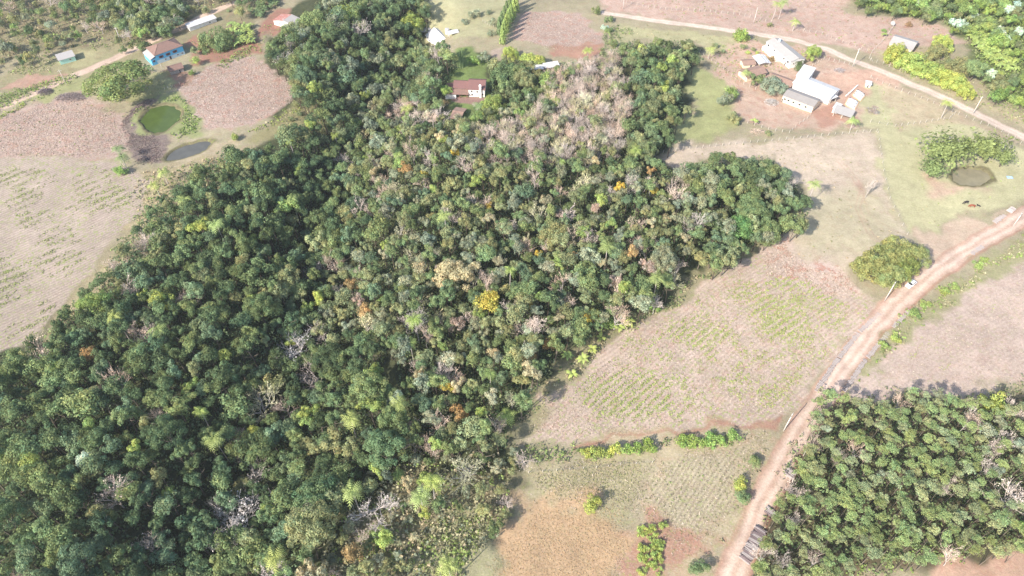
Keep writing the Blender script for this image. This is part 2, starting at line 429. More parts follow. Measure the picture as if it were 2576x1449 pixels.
zone('crop_field', [(2590, 600), (2480, 690), (2300, 820), (2220, 900), (2140, 965), (2150, 1000), (2300, 985), (2450, 990), (2576, 955), (2900, 940), (2900, 500)], (.425, .34, .29), .5, .3, .12, rows='lin2', rowamt=.12, feather=1.5)
zone('ground', [(2640, 560), (2500, 640), (2330, 760), (2210, 860), (2120, 960), (2160, 960), (2240, 890), (2330, 820), (2470, 710), (2700, 580)], (.28, .27, .15), .3, .5, .05, feather=1.5)
zone('ground', [(1310, 1180), (1480, 1150), (1640, 1160), (1620, 1240), (1590, 1300), (1440, 1280), (1330, 1250)], (.33, .30, .18), .35, .4, .05, feather=2.5)
zone('ground', [(1460, 1100), (1900, 1070), (1960, 1090), (1920, 1180), (1830, 1330), (1790, 1500), (1560, 1500), (1640, 1250), (1660, 1150), (1480, 1150)], (.36, .31, .20), .6, .5, .2, feather=2)
zone('ground', [(1700, 1150), (1880, 1130), (1850, 1250), (1780, 1340), (1690, 1320), (1650, 1240)], (.34, .30, .20), .6, .55, .1, rows='lin3', rowamt=.5, feather=2)
zone('grass_field', [(1305, 1290), (1345, 1238), (1440, 1255), (1590, 1290), (1610, 1330), (1570, 1470), (1520, 1600), (1180, 1600), (1225, 1449), (1260, 1360)], (.43, .30, .18), .2, .12, .0, feather=4, wob=5)
zone('ground', [(1590, 1330), (1650, 1320), (1720, 1330), (1770, 1400), (1740, 1520), (1590, 1520)], (.34, .20, .145), .3, .5, .4, feather=5, wob=6)
zone('ground', [(2330, 1440), (2420, 1415), (2576, 1385), (2700, 1360), (2700, 1600), (2300, 1600)], (.45, .30, .225), .1, .1, .3, feather=1.5)
# around the ponds
zone('ground', [(365, 245), (450, 240), (500, 300), (500, 345), (420, 350), (350, 335), (335, 290)], (.24, .27, .12), .1, .45, .0, feather=1.5)
zone('ground', [(308, 300), (345, 258), (405, 246), (395, 262), (345, 290), (338, 330), (400, 350), (420, 372), (415, 410), (340, 415), (318, 370)], (.17, .135, .125), .25, .05, .1, feather=1.2)
zone('ground', [(395, 400), (470, 415), (560, 380), (600, 355), (570, 345), (520, 360)], (.36, .31, .21), .3, .4, .1, feather=1.2)
zone('ground', [(2330, 440), (2410, 470), (2480, 480), (2420, 495), (2330, 490)], (.48, .36, .27), .1, .1, .2, feather=3)
# yards, tracks and bare red patches
zone('ground', [(400, 180), (440, 160), (480, 190), (450, 230), (410, 225)], (.26, .17, .13), .1, .2, .5, feather=1.5)
zone('ground', [(470, 100), (520, 90), (640, 110), (720, 60), (740, 20), (690, 20), (650, 90), (660, 130), (560, 160), (500, 160)], (.30, .155, .12), .1, .35, .4, feather=2)
zone('pasture', [(60, 250), (170, 205), (280, 190), (300, 230), (180, 235), (90, 262)], (.30, .31, .15), .1, .3, .05, feather=1.5)
zone('pasture', [(300, 250), (380, 190), (420, 180), (430, 235), (380, 245), (330, 265)], (.28, .28, .14), .1, .3, .1, feather=1.5)
zone('pasture', [(195, 125), (250, 120), (270, 150), (220, 165), (190, 165)], (.36, .34, .19), .1, .2, .1, feather=1.5)
zone('ground', [(2080, 1058), (2130, 960), (2200, 880), (2100, 990)], REDS, .2, .1, .2, feather=1.2)
zone('pasture', [(1135, 180), (1150, 110), (1200, 110), (1230, 180), (1230, 255), (1180, 300), (1130, 290)], (.15, .21, .07), .0, .3, .0, feather=2)
zone('pasture', [(1340, 220), (1400, 200), (1440, 250), (1380, 300), (1330, 270)], (.2, .27, .09), .0, .3, .0, feather=3)
zone('ground', [(1135, 240), (1225, 246), (1230, 266), (1160, 258), (1135, 252)], (.25, .16, .14), .0, .0, .0, feather=.5, wob=.3)
zone('ground', [(1235, 125), (1262, 120), (1262, 150), (1240, 150)], (.36, .29, .24), .0, .0, .0, feather=1, wob=.5)
zone('ground', [(20, 205), (100, 192), (195, 186), (130, 215), (0, 226)], (.40, .26, .2), .1, .1, .3, feather=1)
# roads: centre lines with widths in metres
zone('road', [(-60, 300), (105, 228), (245, 166), (370, 106), (450, 72), (530, 32), (605, 0), (700, -50)], (.56, .43, .34), .1, 0, .05, width=[4.6]*8, feather=.9, wob=.5)
zone('road', [(1515, 32), (1560, 38), (1640, 50), (1800, 72), (1900, 84), (1990, 98), (2075, 121), (2140, 148), (2200, 170), (2250, 192), (2330, 226), (2400, 256), (2470, 291), (2530, 322), (2576, 345), (2700, 420), (2850, 520)], (.55, .44, .365), .1, 0, .05, width=[3.8]*5+[4.0]*4+[4.6]*8, feather=.9, wob=.5)
zone('road', [(2900, 330), (2700, 470), (2576, 545), (2470, 606), (2400, 650), (2330, 700), (2260, 760), (2200, 822), (2150, 885), (2105, 950), (2040, 1045), (1985, 1135), (1930, 1240), (1880, 1350), (1842, 1449), (1800, 1600)], (.50, .365, .29), .15, 0.05, .2, width=[6.6]*16, feather=1.3, wob=1.1)
zone('ground', [(2080, 190), (2130, 175), (2190, 170), (2250, 205), (2190, 215), (2160, 260), (2110, 240), (2050, 210), (2020, 195)], (.50, .34, .26), .1, .05, .25, feather=1.5)
zone('ground', [(2040, 275), (2090, 262), (2120, 300), (2160, 315), (2070, 315)], (.42, .25, .19), .1, .05, .3, feather=1.5)
zone('path', [(1192, 262), (1200, 270), (1206, 285), (1202, 300)], (.36, .30, .27), width=[1.2]*4, feather=.3, wob=.2)
Z.append(dict(owner='ground', pts=wpoly([(1440, 1120), (1600, 1101), (1760, 1080), (1880, 1064), (1965, 1052)]), col=(.33, .16, .12), mix=(.1, .1, .3), rows=None, rowamt=0, feather=1.2, wob=1.6, op=.7, width=[1.0]*5))
zone('ground', [(1085, 1290), (1235, 1285), (1260, 1500), (1000, 1560), (1050, 1400)], (.30, .29, .17), .3, .5, 0, feather=4)
zone('ground', [(1640, 800), (1760, 722), (1875, 650), (1960, 600), (1930, 590), (1850, 640), (1750, 690), (1640, 765), (1540, 825), (1430, 895), (1335, 995), (1285, 1080), (1330, 1070), (1420, 965), (1540, 860)], (.26, .24, .14), .3, .5, .05, feather=2)
# pale wheel lanes on the roads, wheel tracks in the pasture
def lane(pts, off, col, wd, op, owner='road'):
    w = wpoly(pts); o = []
    for i, p in enumerate(w):
        a = w[max(i-1, 0)]; b = w[min(i+1, len(w)-1)]
        L = math.hypot(b[0]-a[0], b[1]-a[1]); n = (-(b[1]-a[1])/L, (b[0]-a[0])/L)
        o.append((p[0]+n[0]*off, p[1]+n[1]*off))
    Z.append(dict(owner=owner, pts=o, col=col, mix=(0, 0, 0), rows=None, rowamt=0, feather=.9, wob=.5, op=op, width=[wd]*len(o)))
MAIN = [(2900, 330), (2700, 470), (2576, 545), (2470, 606), (2400, 650), (2330, 700), (2260, 760), (2200, 822), (2150, 885), (2105, 950), (2040, 1045), (1985, 1135), (1930, 1240), (1880, 1350), (1842, 1449), (1800, 1600)]
TOPR = [(1515, 32), (1560, 38), (1640, 50), (1800, 72), (1900, 84), (1990, 98), (2075, 121), (2140, 148), (2200, 170), (2250, 192), (2330, 226), (2400, 256), (2470, 291), (2530, 322), (2576, 345), (2700, 420), (2850, 520)]
LEFT = [(-60, 300), (105, 228), (245, 166), (370, 106), (450, 72), (530, 32), (605, 0), (700, -50)]
for off in (-1.3, 1.3): lane(MAIN, off, (.64, .51, .42), 1.4, .8)
lane(MAIN, 3.4, (.34, .17, .125), .7, .75)
lane(MAIN, -3.3, (.42, .24, .18), .8, .6)
for off in (-.9, .9): lane(TOPR, off, (.68, .57, .48), 1.0, .85)
for off in (-.9, .9): lane(LEFT, off, (.62, .48, .38), 1.0, .75)
TRK = [(2110, 410), (2150, 445), (2170, 480), (2160, 520), (2175, 560), (2195, 600), (2250, 630)]
for off in (-.8, .8): lane(TRK, off, (.42, .28, .21), .45, .6, 'ground')
zone('ground', [(2160, 462), (2172, 458), (2180, 485), (2170, 492), (2163, 480)], (.43, .29, .24), 0, 0, .2, feather=2.0, wob=1.2, op=.8)
TRK2 = [(2175, 500), (2190, 540), (2240, 575), (2290, 600)]
lane(TRK2, 0, (.40, .30, .21), .5, .5, 'ground')

# ---------------------------------------------------------------- build the ground sheet
def axis(lo, hi, step, far_lo, far_hi):
    core = np.arange(lo, hi+step, step)
    up = [hi+step]; s = step
    while up[-1] < far_hi: s *= 1.25; up.append(up[-1]+s)
    dn = [lo-step]; s = step
    while dn[-1] > far_lo: s *= 1.25; dn.append(dn[-1]-s)
    return np.concatenate([np.array(dn[::-1]), core, np.array(up)])
gx = axis(-290, 290, 0.6, -4000, 4000); gy = axis(30, 370, 0.6, -1500, 6000)
GX, GY = np.meshgrid(gx, gy)
X = GX.ravel(); Y = GY.ravel()
ZZ = terrain(X, Y)
colr = np.tile(np.array((.30, .27, .18)), (len(X), 1)); mixa = np.tile(np.array((.3, .35, .12)), (len(X), 1))
rowc = np.zeros(len(X)); rowa = np.zeros(len(X)); own = np.zeros(len(X), np.int8)
OWN = ['ground', 'road', 'crop_field', 'stubble_field', 'pasture', 'grass_field', 'path']
wx = (vnoise(X, Y, 7, 21)-.5)*2 + (vnoise(X, Y, 2.5, 22)-.5)
wy = (vnoise(X, Y, 7, 23)-.5)*2 + (vnoise(X, Y, 2.5, 24)-.5)
def rowcoord(kind, x, y):
    if kind == 'arc':
        c = flat(-700, -500)
        return np.hypot(x-c[0], (y-c[1])) + (vnoise(x, y, 20, 92)-.5)*3.0
    q = dict(lin1=((1560, 1060), (1900, 740)), lin2=((2200, 960), (2560, 700)), lin3=((1700, 1320), (1830, 1130)))[kind]
    a = flat(*q[0]); b = flat(*q[1])
    L = math.hypot(b[0]-a[0], b[1]-a[1])
    r = ((x-a[0])*-(b[1]-a[1])+(y-a[1])*(b[0]-a[0]))/L
    al = ((x-a[0])*(b[0]-a[0])+(y-a[1])*(b[1]-a[1]))/L
    return r + al*al*0.0008 + (vnoise(x, y, 18, 91)-.5)*2.2
for z in Z:
    if not z['width']: z['feather'] *= 1.8; z['wob'] *= 1.5
    px = np.array([p[0] for p in z['pts']]); py = np.array([p[1] for p in z['pts']])
    pad = 12
    idx = np.nonzero((X > px.min()-pad) & (X < px.max()+pad) & (Y > py.min()-pad) & (Y < py.max()+pad))[0]
    if not len(idx): continue
    x = X[idx]+wx[idx]*z['wob']; y = Y[idx]+wy[idx]*z['wob']
    if z['width']:
        d, w, _, _ = seg_dist(x, y, z['pts'], z['width'])
        s = w/2-d
    else:
        s = poly_sd(x, y, z['pts'])
    w = np.clip(s/z['feather']+.5, 0, 1); w = w*w*(3-2*w)*z['op']
    wv = w[:, None]
    colr[idx] = colr[idx]*(1-wv)+np.array(z['col'])*wv
    mixa[idx] = mixa[idx]*(1-wv)+np.array(z['mix'])*wv
    if z['rows']:
        rowc[idx] = np.where(w > 0.02, rowcoord(z['rows'], X[idx], Y[idx]), rowc[idx])
        rowa[idx] = np.maximum(rowa[idx]*(1-w), w*z['rowamt'])
    else:
        rowa[idx] = rowa[idx]*(1-w)
    own[idx] = np.where(w > 0.5, OWN.index(z['owner']), own[idx])
for P in PONDS:
    r = pond_r(P, X, Y); w = np.clip((1.30-r)/.14, 0, 1)[:, None]
    colr = colr*(1-w)+np.array((.15, .135, .075))*w; mixa = mixa*(1-w)+np.array((.1, .5, .0))*w
colr = colr*np.array((.94, .91, .90))
nx, ny = len(gx), len(gy)
ii = np.arange(nx*ny).reshape(ny, nx)
quads = np.stack([ii[:-1, :-1].ravel(), ii[:-1, 1:].ravel(), ii[1:, 1:].ravel(), ii[1:, :-1].ravel()], 1)
fo = own[quads[:, 0]]
V3 = np.stack([X, Y, ZZ], 1)
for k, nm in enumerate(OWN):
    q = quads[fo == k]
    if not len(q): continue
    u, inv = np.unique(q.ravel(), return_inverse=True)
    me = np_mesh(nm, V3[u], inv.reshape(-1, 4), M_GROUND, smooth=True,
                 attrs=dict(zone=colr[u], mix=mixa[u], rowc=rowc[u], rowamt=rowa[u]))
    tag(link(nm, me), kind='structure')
del quads, fo, V3

# water
for P, m, lab in zip(PONDS, (M_WGREEN, M_WGREY, M_WBROWN), ('g', 'h', 'i')):
    n = 64; vs = [(0, 0, 0)]
    for i in range(n):
        a = i/n*2*math.pi; r = 1.35
        vs.append((r*(P['a'][0]*math.cos(a)+P['b'][0]*math.sin(a)), r*(P['a'][1]*math.cos(a)+P['b'][1]*math.sin(a)), 0))
    f = np.array([(0, 1+i, 1+(i+1) % n) for i in range(n)])
    if P['a'][0]*P['b'][1]-P['a'][1]*P['b'][0] < 0: f = f[:, ::-1]
    me = np_mesh("pond", np.array(vs), f, m)
    tag(link("pond", me, loc=(P['w'][0], P['w'][1], P['z']-0.55)), kind='structure')

# ---------------------------------------------------------------- plant meshes (numpy)
def quads_at(c, n, s, rng, asp=1.0):
    """leaf quads: centres c, normals n, half sizes s -> verts (k*4,3), faces"""
    k = len(c)
    r = rng.normal(size=(k, 3))
    u = np.cross(n, r); u /= np.linalg.norm(u, axis=1)[:, None]+1e-9
    v = np.cross(n, u)
    s = np.asarray(s)[:, None]
    j = rng.uniform(.6, 1.15, (k, 4, 1))
    vv = np.stack([u*s*asp, v*s, -u*s*asp, -v*s], 1)*j + c[:, None, :]
    return vv.reshape(-1, 3), np.arange(k*4).reshape(-1, 4)
def unit(v): return v/(np.linalg.norm(v, axis=1)[:, None]+1e-9)
def crown_pts(rng, R, H, zc, nl, n, lobe=.42, flat_=1.0, jit=.55, leaf=.26, irregular=.25, inner=.12):
    # lobe centres over an uneven ellipsoid
    d = unit(rng.normal(size=(nl, 3))); d[:, 2] = np.abs(d[:, 2])*1.1-.25; d = unit(d)
    rad = rng.uniform(1-irregular*1.6, 1.0+irregular*.4, nl)
    rad[:max(1, nl//6)] *= .35
    lc = d*np.array([R*.68, R*.68, H*.5*.72])*rad[:, None]
    lr = R*lobe*rng.uniform(.7, 1.25, nl)
    li = rng.choice(nl, n, p=lr**2/np.sum(lr**2))
    dd = unit(rng.normal(size=(n, 3))+.55*unit(lc[li]+np.array([0, 0, .35*H]))*1.0)
    rr = rng.uniform(.78, 1.06, n); k = rng.random(n) < inner; rr[k] *= rng.uniform(.2, .8, k.sum())
    c = lc[li]+dd*(lr[li]*rr)[:, None]*np.array([1, 1, flat_])
    nn = unit(dd+jit*rng.normal(size=(n, 3)))
    c[:, 2] += zc
    t = rng.uniform(.72, 1.25, (n, 1))*(rng.uniform(.82, 1.18, (nl, 1))[li])
    hue = rng.normal(0, .06, (n, 1))+rng.normal(0, .06, (nl, 1))[li]
    tint = np.concatenate([t*(1+hue), t, t*(1-hue*.5)], 1)
    return c, nn, leaf*rng.uniform(.65, 1.35, n), tint
def leaf_mesh(name, parts, rng, mat=None, asp=1.0):
    vs, fs, ts, o = [], [], [], 0
    for c, n, s, t in parts:
        v, f = quads_at(c, n, s, rng, asp)
        vs.append(v); fs.append(f+o); o += len(v); ts.append(np.repeat(t, 4, 0))
    return np.concatenate(vs), np.concatenate(fs), np.concatenate(ts)
def tube(path, radii, k=5):
    path = np.asarray(path, float); n = len(path)
    tg = np.gradient(path, axis=0); tg = unit(tg)
    ref = np.array([0.3, 0.9, 0.1]); a = unit(np.cross(tg, ref)); b = np.cross(tg, a)
    an = np.arange(k)/k*2*math.pi
    r = np.asarray(radii)[:, None, None]
    v = path[:, None, :]+r*(a[:, None, :]*np.cos(an)[None, :, None]+b[:, None, :]*np.sin(an)[None, :, None])
    v = v.reshape(-1, 3); f = []
    for i in range(n-1):
        for j in range(k):
            f.append((i*k+j, i*k+(j+1) % k, (i+1)*k+(j+1) % k, (i+1)*k+j))
    return v, np.array(f)
def join(parts):
    vs, fs, o = [], [], 0
    for v, f in parts:
        vs.append(v); fs.append(f+o); o += len(v)
    return np.concatenate(vs), np.concatenate(fs)
def trunk_parts(rng, h, r0, limbs=4, spread=.5, k=6, lean=.06, base=.45):
    top = np.array([rng.normal(0, lean*h), rng.normal(0, lean*h), h])
    ts = np.linspace(0, 1, 6)
    path = np.outer(ts, top)+np.stack([np.sin(ts*3+rng.random())*.02*h, np.cos(ts*2.5)*.02*h-.02*h, 0*ts-.15], 1)
    ps = [tube(path, r0*(1-.75*ts), k)]
    for i in range(limbs):
        t = rng.uniform(base, .9); p0 = top*t
        a = rng.uniform(0, 6.28); L = h*spread*rng.uniform(.5, .9)
        e = p0+np.array([math.cos(a)*L*.8, math.sin(a)*L*.8, L*.6]); m = (p0+e)/2+np.array([0, 0, -.06*L])
        ps.append(tube([p0, m, e], [r0*.45*(1-.4*t), r0*.3, r0*.1], 4))
    return join(ps)
def bare_tree(rng, h, spread=.55):
    """limbs and twigs as thin tapering tubes / strips"""
    tubes, twv, twf, off = [], [], [], [0]
    def grow(p, d, L, r, lev):
        n = 4; pts = [p]; dd = d.copy()
        for i in range(n-1):
            dd = dd+rng.normal(0, .16, 3)+np.array([0, 0, .06]); dd /= np.linalg.norm(dd)
            pts.append(pts[-1]+dd*L/(n-1))
        pts = np.array(pts)
        if lev < 3:
            tubes.append(tube(pts, np.linspace(r, r*.55, n), 5 if lev == 0 else 4 if lev == 1 else 3))
        else:
            w = np.cross(dd, rng.normal(size=3)); w = w/(np.linalg.norm(w)+1e-9)*r
            v = np.array([pts[0]-w, pts[0]+w, pts[-1]+w*.4, pts[-1]-w*.4])
            twv.append(v); twf.append(np.array([[0, 1, 2, 3]])+off[0]); off[0] += 4
        if lev >= 5: return
        nb = [5, 5, 4, 3, 2][lev]
        for b in range(nb):
            t = rng.uniform(.35 if lev else .5, 1.0) if b else 1.0
            q = pts[min(int(t*(n-1)), n-2)]*(1-(t*(n-1)) % 1 if t < 1 else 0)+pts[min(int(t*(n-1))+1, n-1)]*((t*(n-1)) % 1 if t < 1 else 1)
            ax = unit(rng.normal(size=(1, 3)))[0]
            nd = dd+ax*(.75 if lev else .8*spread/.55); nd[2] = max(nd[2], -.1)+.15; nd /= np.linalg.norm(nd)
            grow(q, nd, L*rng.uniform(.52, .76), max(r*.62, .018), lev+1)
    grow(np.array([0, 0, -.2]), np.array([rng.normal(0, .05), rng.normal(0, .05), 1.0]), h*.46, h*.012+.05, 0)
    a = join(tubes); 
    return a, (np.concatenate(twv), np.concatenate(twf))
def palm(rng, h, fr=14, L=2.6):
    ts = np.linspace(0, 1, 6)
    tr = tube(np.stack([np.sin(ts*1.2)*.04*h, ts*0, ts*h-.1], 1), .16-.05*ts, 6)
    vs, fs, o = [], [], 0
    for i in range(fr):
        a = i*2.399+rng.normal(0, .15); up = rng.uniform(.1, 1.0); l = L*rng.uniform(.8, 1.1)
        s = np.linspace(0, 1, 9); rx = l*s*(1-.12*s); rz = l*(up*s*.8-s*s*(.65+.45*(1-up)))
        rib = np.stack([math.cos(a)*rx+math.sin(1.2)*.04*h, math.sin(a)*rx, h+rz], 1)
        side = np.array([-math.sin(a), math.cos(a), 0])
        for j in range(len(s)-1):
            for sg in (-1, 1):
                w = (.62*math.sin(math.pi*min(1, (s[j]+.12)))+.12)*L/2.6
                p0 = rib[j]; p1 = p0*.45+rib[j+1]*.55
                tip = (p0+p1)/2+side*sg*w+np.array([math.cos(a)*.25, math.sin(a)*.25, -.28-.15*rng.random()])
                vs.append(np.array([p0, p1, tip+(p1-p0)*.25, tip])); fs.append(np.array([[0, 1, 2, 3]])+o); o += 4
    v = np.concatenate(vs); f = np.concatenate(fs)
    return tr, (v, f)
def banana(rng, h=2.2, n=9):
    vs, fs, o = [], [], 0
    for i in range(n):
        a = i*2.399+rng.normal(0, .2); l = rng.uniform(1.4, 2.1); up = rng.uniform(.5, 1.1)
        s = np.linspace(0, 1, 6); r = l*s; z = h*.6+l*(up*s-.75*s*s)
        side = np.array([-math.sin(a), math.cos(a), 0])
        w = .34*np.sin(np.clip(s*.92+.06, 0, 1)*math.pi)
        c = np.stack([math.cos(a)*r, math.sin(a)*r, z], 1)
        e = np.concatenate([c-side*w[:, None]-np.array([0, 0, .06]), c, c+side*w[:, None]-np.array([0, 0, .06])])
        k = len(s)
        f = [(j, j+1, k+j+1, k+j) for j in range(k-1)]+[(k+j, k+j+1, 2*k+j+1, 2*k+j) for j in range(k-1)]
        vs.append(e); fs.append(np.array(f)+o); o += len(e)
    return tube([(0, 0, -.1), (0.03, 0, h*.35), (0, .03, h*.65)], [.13, .11, .08], 6), (np.concatenate(vs), np.concatenate(fs))

rng = np.random.default_rng(3)
def ones_t(v, rng=None, amt=.12):
    n = len(v)//4+1
    t = np.repeat((1+RNG.normal(0, amt, (n, 1))).clip(.5, 1.6), 4, 0)[:len(v)]
    return np.repeat(t, 3, 1)
# unit broadleaf crowns: R=1, H=~1.7 centred on z=0 ; scaled per tree.  Leaf size in unit crown
BROAD = []
for i in range(9):
    nl = int(rng.integers(14, 30))
    parts = [crown_pts(rng, 1.0, rng.uniform(1.5, 2.1), 0, nl, 1700, lobe=rng.uniform(.24, .34), leaf=.055, irregular=.42, jit=.34, inner=.06)]
    v, f, t = leaf_mesh('x', parts, rng)
    tv, tf = trunk_parts(rng, 1.0, .035, 4, .5, 6)
    BROAD.append(dict(v=v, f=f, t=t, tv=tv, tf=tf))
BIG = []
for i in range(3):
    parts = [crown_pts(rng, 1.0, 1.5, 0, 75, 7500, lobe=.17, leaf=.026, irregular=.16, jit=.34, inner=.05)]
    v, f, t = leaf_mesh('x', parts, rng)
    tv, tf = trunk_parts(rng, 1.0, .05, 6, .5, 8)
    BIG.append(dict(v=v, f=f, t=t, tv=tv, tf=tf))
PINE = []
for i in range(6):
    nl = int(rng.integers(22, 34))
    parts = [crown_pts(rng, 1.0, 1.5, 0, nl, 1200, lobe=.24, flat_=.6, leaf=.062, irregular=.45, jit=.8, inner=.05)]
    v, f, t = leaf_mesh('x', parts, rng, asp=.6)
    tv, tf = trunk_parts(rng, 1.0, .02, 7, .25, 6, .02, .6)
    PINE.append(dict(v=v, f=f, t=t, tv=tv, tf=tf))
BUSH = []
for i in range(5):
    parts = [crown_pts(rng, 1.0, 1.4, .45, int(rng.integers(7, 13)), 520, lobe=.38, leaf=.085, irregular=.35, jit=.7)]
    v, f, t = leaf_mesh('x', parts, rng)
    BUSH.append(dict(v=v, f=f, t=t))
CYP = []
for i in range(2):
    n = 700; zz = rng.uniform(0, 1, n)**.8; a = rng.uniform(0, 6.28, n)
    rr = (.14*(1-zz)**.6+.015)*(1+.2*np.sin(a*5+zz*9))
    c = np.stack([np.cos(a)*rr, np.sin(a)*rr, zz], 1); nn = unit(np.stack([np.cos(a), np.sin(a), 0*a+.35], 1)+.4*rng.normal(size=(n, 3)))
    tt = rng.uniform(.75, 1.25, (n, 1))
    v, f, t = leaf_mesh('x', [(c, nn, .035*rng.uniform(.7, 1.3, n), np.repeat(tt, 3, 1))], rng)
    v[:, 2] += .04
    tv, tf = tube([(0, 0, -.02), (0, 0, .5)], [.012, .006], 6)
    CYP.append(dict(v=v, f=f, t=t, tv=tv, tf=tf))
BAMB = []
for i in range(2):
    c_, n_, t_ = [], [], []
    for k in range(110):
        a = rng.uniform(0, 6.28); L = rng.uniform(.75, 1.15); out_ = rng.uniform(.2, 1.0); s = rng.uniform(.35, 1, 16)
        r = out_*L*s**1.7; z = L*(1.25*s-.62*s**2.5*out_)
        c = np.stack([np.cos(a)*r, np.sin(a)*r, z], 1)+rng.normal(0, .05, (16, 3))
        c_.append(c); n_.append(unit(np.stack([np.cos(a)+0*s, np.sin(a)+0*s, .8+0*s], 1)+.6*rng.normal(size=(16, 3))))
        t_.append(np.repeat(rng.uniform(.75, 1.25, (1, 1)), 16, 0)*rng.uniform(.8, 1.2, (16, 1)))
    c = np.concatenate(c_); tt = np.repeat(np.concatenate(t_), 3, 1)
    v, f, t = leaf_mesh('x', [(c, np.concatenate(n_), .06*rng.uniform(.7, 1.3, len(c)), tt)], rng, asp=.6)
    ps = []
    for k in range(9):
        a = k*.7; ps.append(tube([(0.05*math.cos(a), .05*math.sin(a), -.02), (.18*math.cos(a), .18*math.sin(a), .5), (.4*math.cos(a), .4*math.sin(a), .75)], [.012, .01, .004], 4))
    tv, tf = join(ps)
    BAMB.append(dict(v=v, f=f, t=t, tv=tv, tf=tf))
BARE = []
for i in range(7):
    (av, af), (bv, bf) = bare_tree(rng, 1.0*9, rng.uniform(.45, .7))
    tt = np.repeat(np.repeat(rng.uniform(.8, 1.2, (len(bv)//4, 1)), 4, 0), 3, 1)
    # sparse last leaves at the twig ends
    ends = bv.reshape(-1, 4, 3)[:, 2]; pick = ends[rng.random(len(ends)) < .13]
    pick = pick+rng.normal(0, .12, pick.shape)
    lv, lf, lt = leaf_mesh('x', [(pick, unit(rng.normal(size=pick.shape)+np.array([-.3, -.3, .6])), .13*rng.uniform(.6, 1.2, len(pick)), np.repeat(rng.uniform(.8, 1.2, (len(pick), 1)), 3, 1))], rng)
    BARE.append(dict(tv=av, tf=af, v=np.concatenate([bv, lv]), f=np.concatenate([bf, lf+len(bv)]), t=np.concatenate([tt, lt]), h=9.0))
PALM = []
for i in range(3):
    (av, af), (bv, bf) = palm(rng, 1.0*[5, 6.5, 8][i], 15, 2.5)
    PALM.append(dict(tv=av, tf=af, v=bv, f=bf, t=ones_t(bv), h=[5, 6.5, 8][i]))
BANA = []
for i in range(3):
    (av, af), (bv, bf) = banana(rng)
    BANA.append(dict(tv=av, tf=af, v=bv, f=bf, t=ones_t(bv, amt=.03)))

def normalise(L):
    for d in L:
        r = np.percentile(np.hypot(d['v'][:, 0], d['v'][:, 1]), 96)
        d['v'] = d['v']*np.array([1/r, 1/r, 1/r])
for L_ in (BROAD, BIG, PINE, BUSH, BAMB): normalise(L_)
def build_lib(L, nm, trunkmat, leafmat=M_LEAF):
    for k, d in enumerate(L):
        d['me'] = np_mesh(nm+'_crown', d['v'], d['f'], leafmat, tint=d['t'])
        if 'tv' in d: d['tme'] = np_mesh(nm+'_trunk', d['tv'], d['tf'], trunkmat, smooth=True)
build_lib(BROAD, 'broadleaf', M_TRUNK); build_lib(BIG, 'big_broadleaf', M_TRUNK); build_lib(PINE, 'pine', M_TRUNK); build_lib(BUSH, 'shrub', M_TRUNK)
build_lib(CYP, 'cypress', M_TRUNK); build_lib(BAMB, 'bamboo', M_TRUNK); build_lib(BARE, 'bare', M_PALE, M_TWIG)
build_lib(PALM, 'palm', M_PALE); build_lib(BANA, 'banana', M_TRUNK)

def put_tree(kind, x, y, h, R, col, label, cat, group=None, name=None, ratio=None, rz=None):
    """one tree: an Empty at the foot > trunk, crown"""
    z = T(x, y)
    rz = random.uniform(0, 6.28) if rz is None else rz
    nm = name or {'broad': 'broadleaf_tree', 'pine': 'pine_tree', 'bare': 'bare_tree', 'palm': 'palm_tree', 'banana': 'banana_plant', 'cyp': 'cypress_tree', 'bamboo': 'bamboo_clump'}[kind]
    e = empty(nm, (x, y, z), rz); tag(e, label, cat, group)
    if kind in ('broad', 'pine'):
        d = random.choice((BIG if R > 4.6 else BROAD) if kind == 'broad' else PINE)
        hz = (ratio or (R*random.uniform(.8, 1.1)))
        zc = h-hz*.8
        link('trunk', d['tme'], e, scale=(h*.75, h*.75, zc+.1*hz))
        link('crown', d['me'], e, loc=(0, 0, zc), scale=(R*random.uniform(.75, 1.2), R*random.uniform(.75, 1.2), hz), color=col)
    elif kind in ('bare',):
        d = random.choice(BARE); s = h/d['h']; w = R/3.2
        tc = (.9, .9, .9)
        link('trunk', d['tme'], e, scale=(w, w, s))
        link('crown', d['me'], e, scale=(w, w, s), color=col)
    elif kind == 'palm':
        d = min(PALM, key=lambda q: abs(q['h']-h)); s = h/d['h']
        link('trunk', d['tme'], e, scale=(1, 1, s)); link('crown', d['me'], e, loc=(0, 0, 0), scale=(R/2.5, R/2.5, 1) if abs(s-1) < .01 else (R/2.5, R/2.5, s), color=col)
    elif kind == 'banana':
        d = random.choice(BANA); s = h/2.2
        link('trunk', d['tme'], e, scale=(s, s, s)); link('crown', d['me'], e, scale=(s, s, s), color=col)
    elif kind == 'cyp':
        d = random.choice(CYP)
        link('trunk', d['tme'], e, scale=(h, h, h)); link('crown', d['me'], e, scale=(R/.16, R/.16, h), color=col)
    elif kind == 'bamboo':
        d = random.choice(BAMB)
        link('trunk', d['tme'], e, scale=(R, R, h), ); link('crown', d['me'], e, scale=(R, R, h), color=col)
    return e
def put_shrub(x, y, R, h, col, label, group=None, name='shrub', cat='shrub'):
    d = random.choice(BUSH)
    o = link(name, d['me'], loc=(x, y, T(x, y)-.05), rot=(0, 0, random.uniform(0, 6.28)), scale=(R, R, h/1.2), color=col)
    return tag(o, label, cat, group)

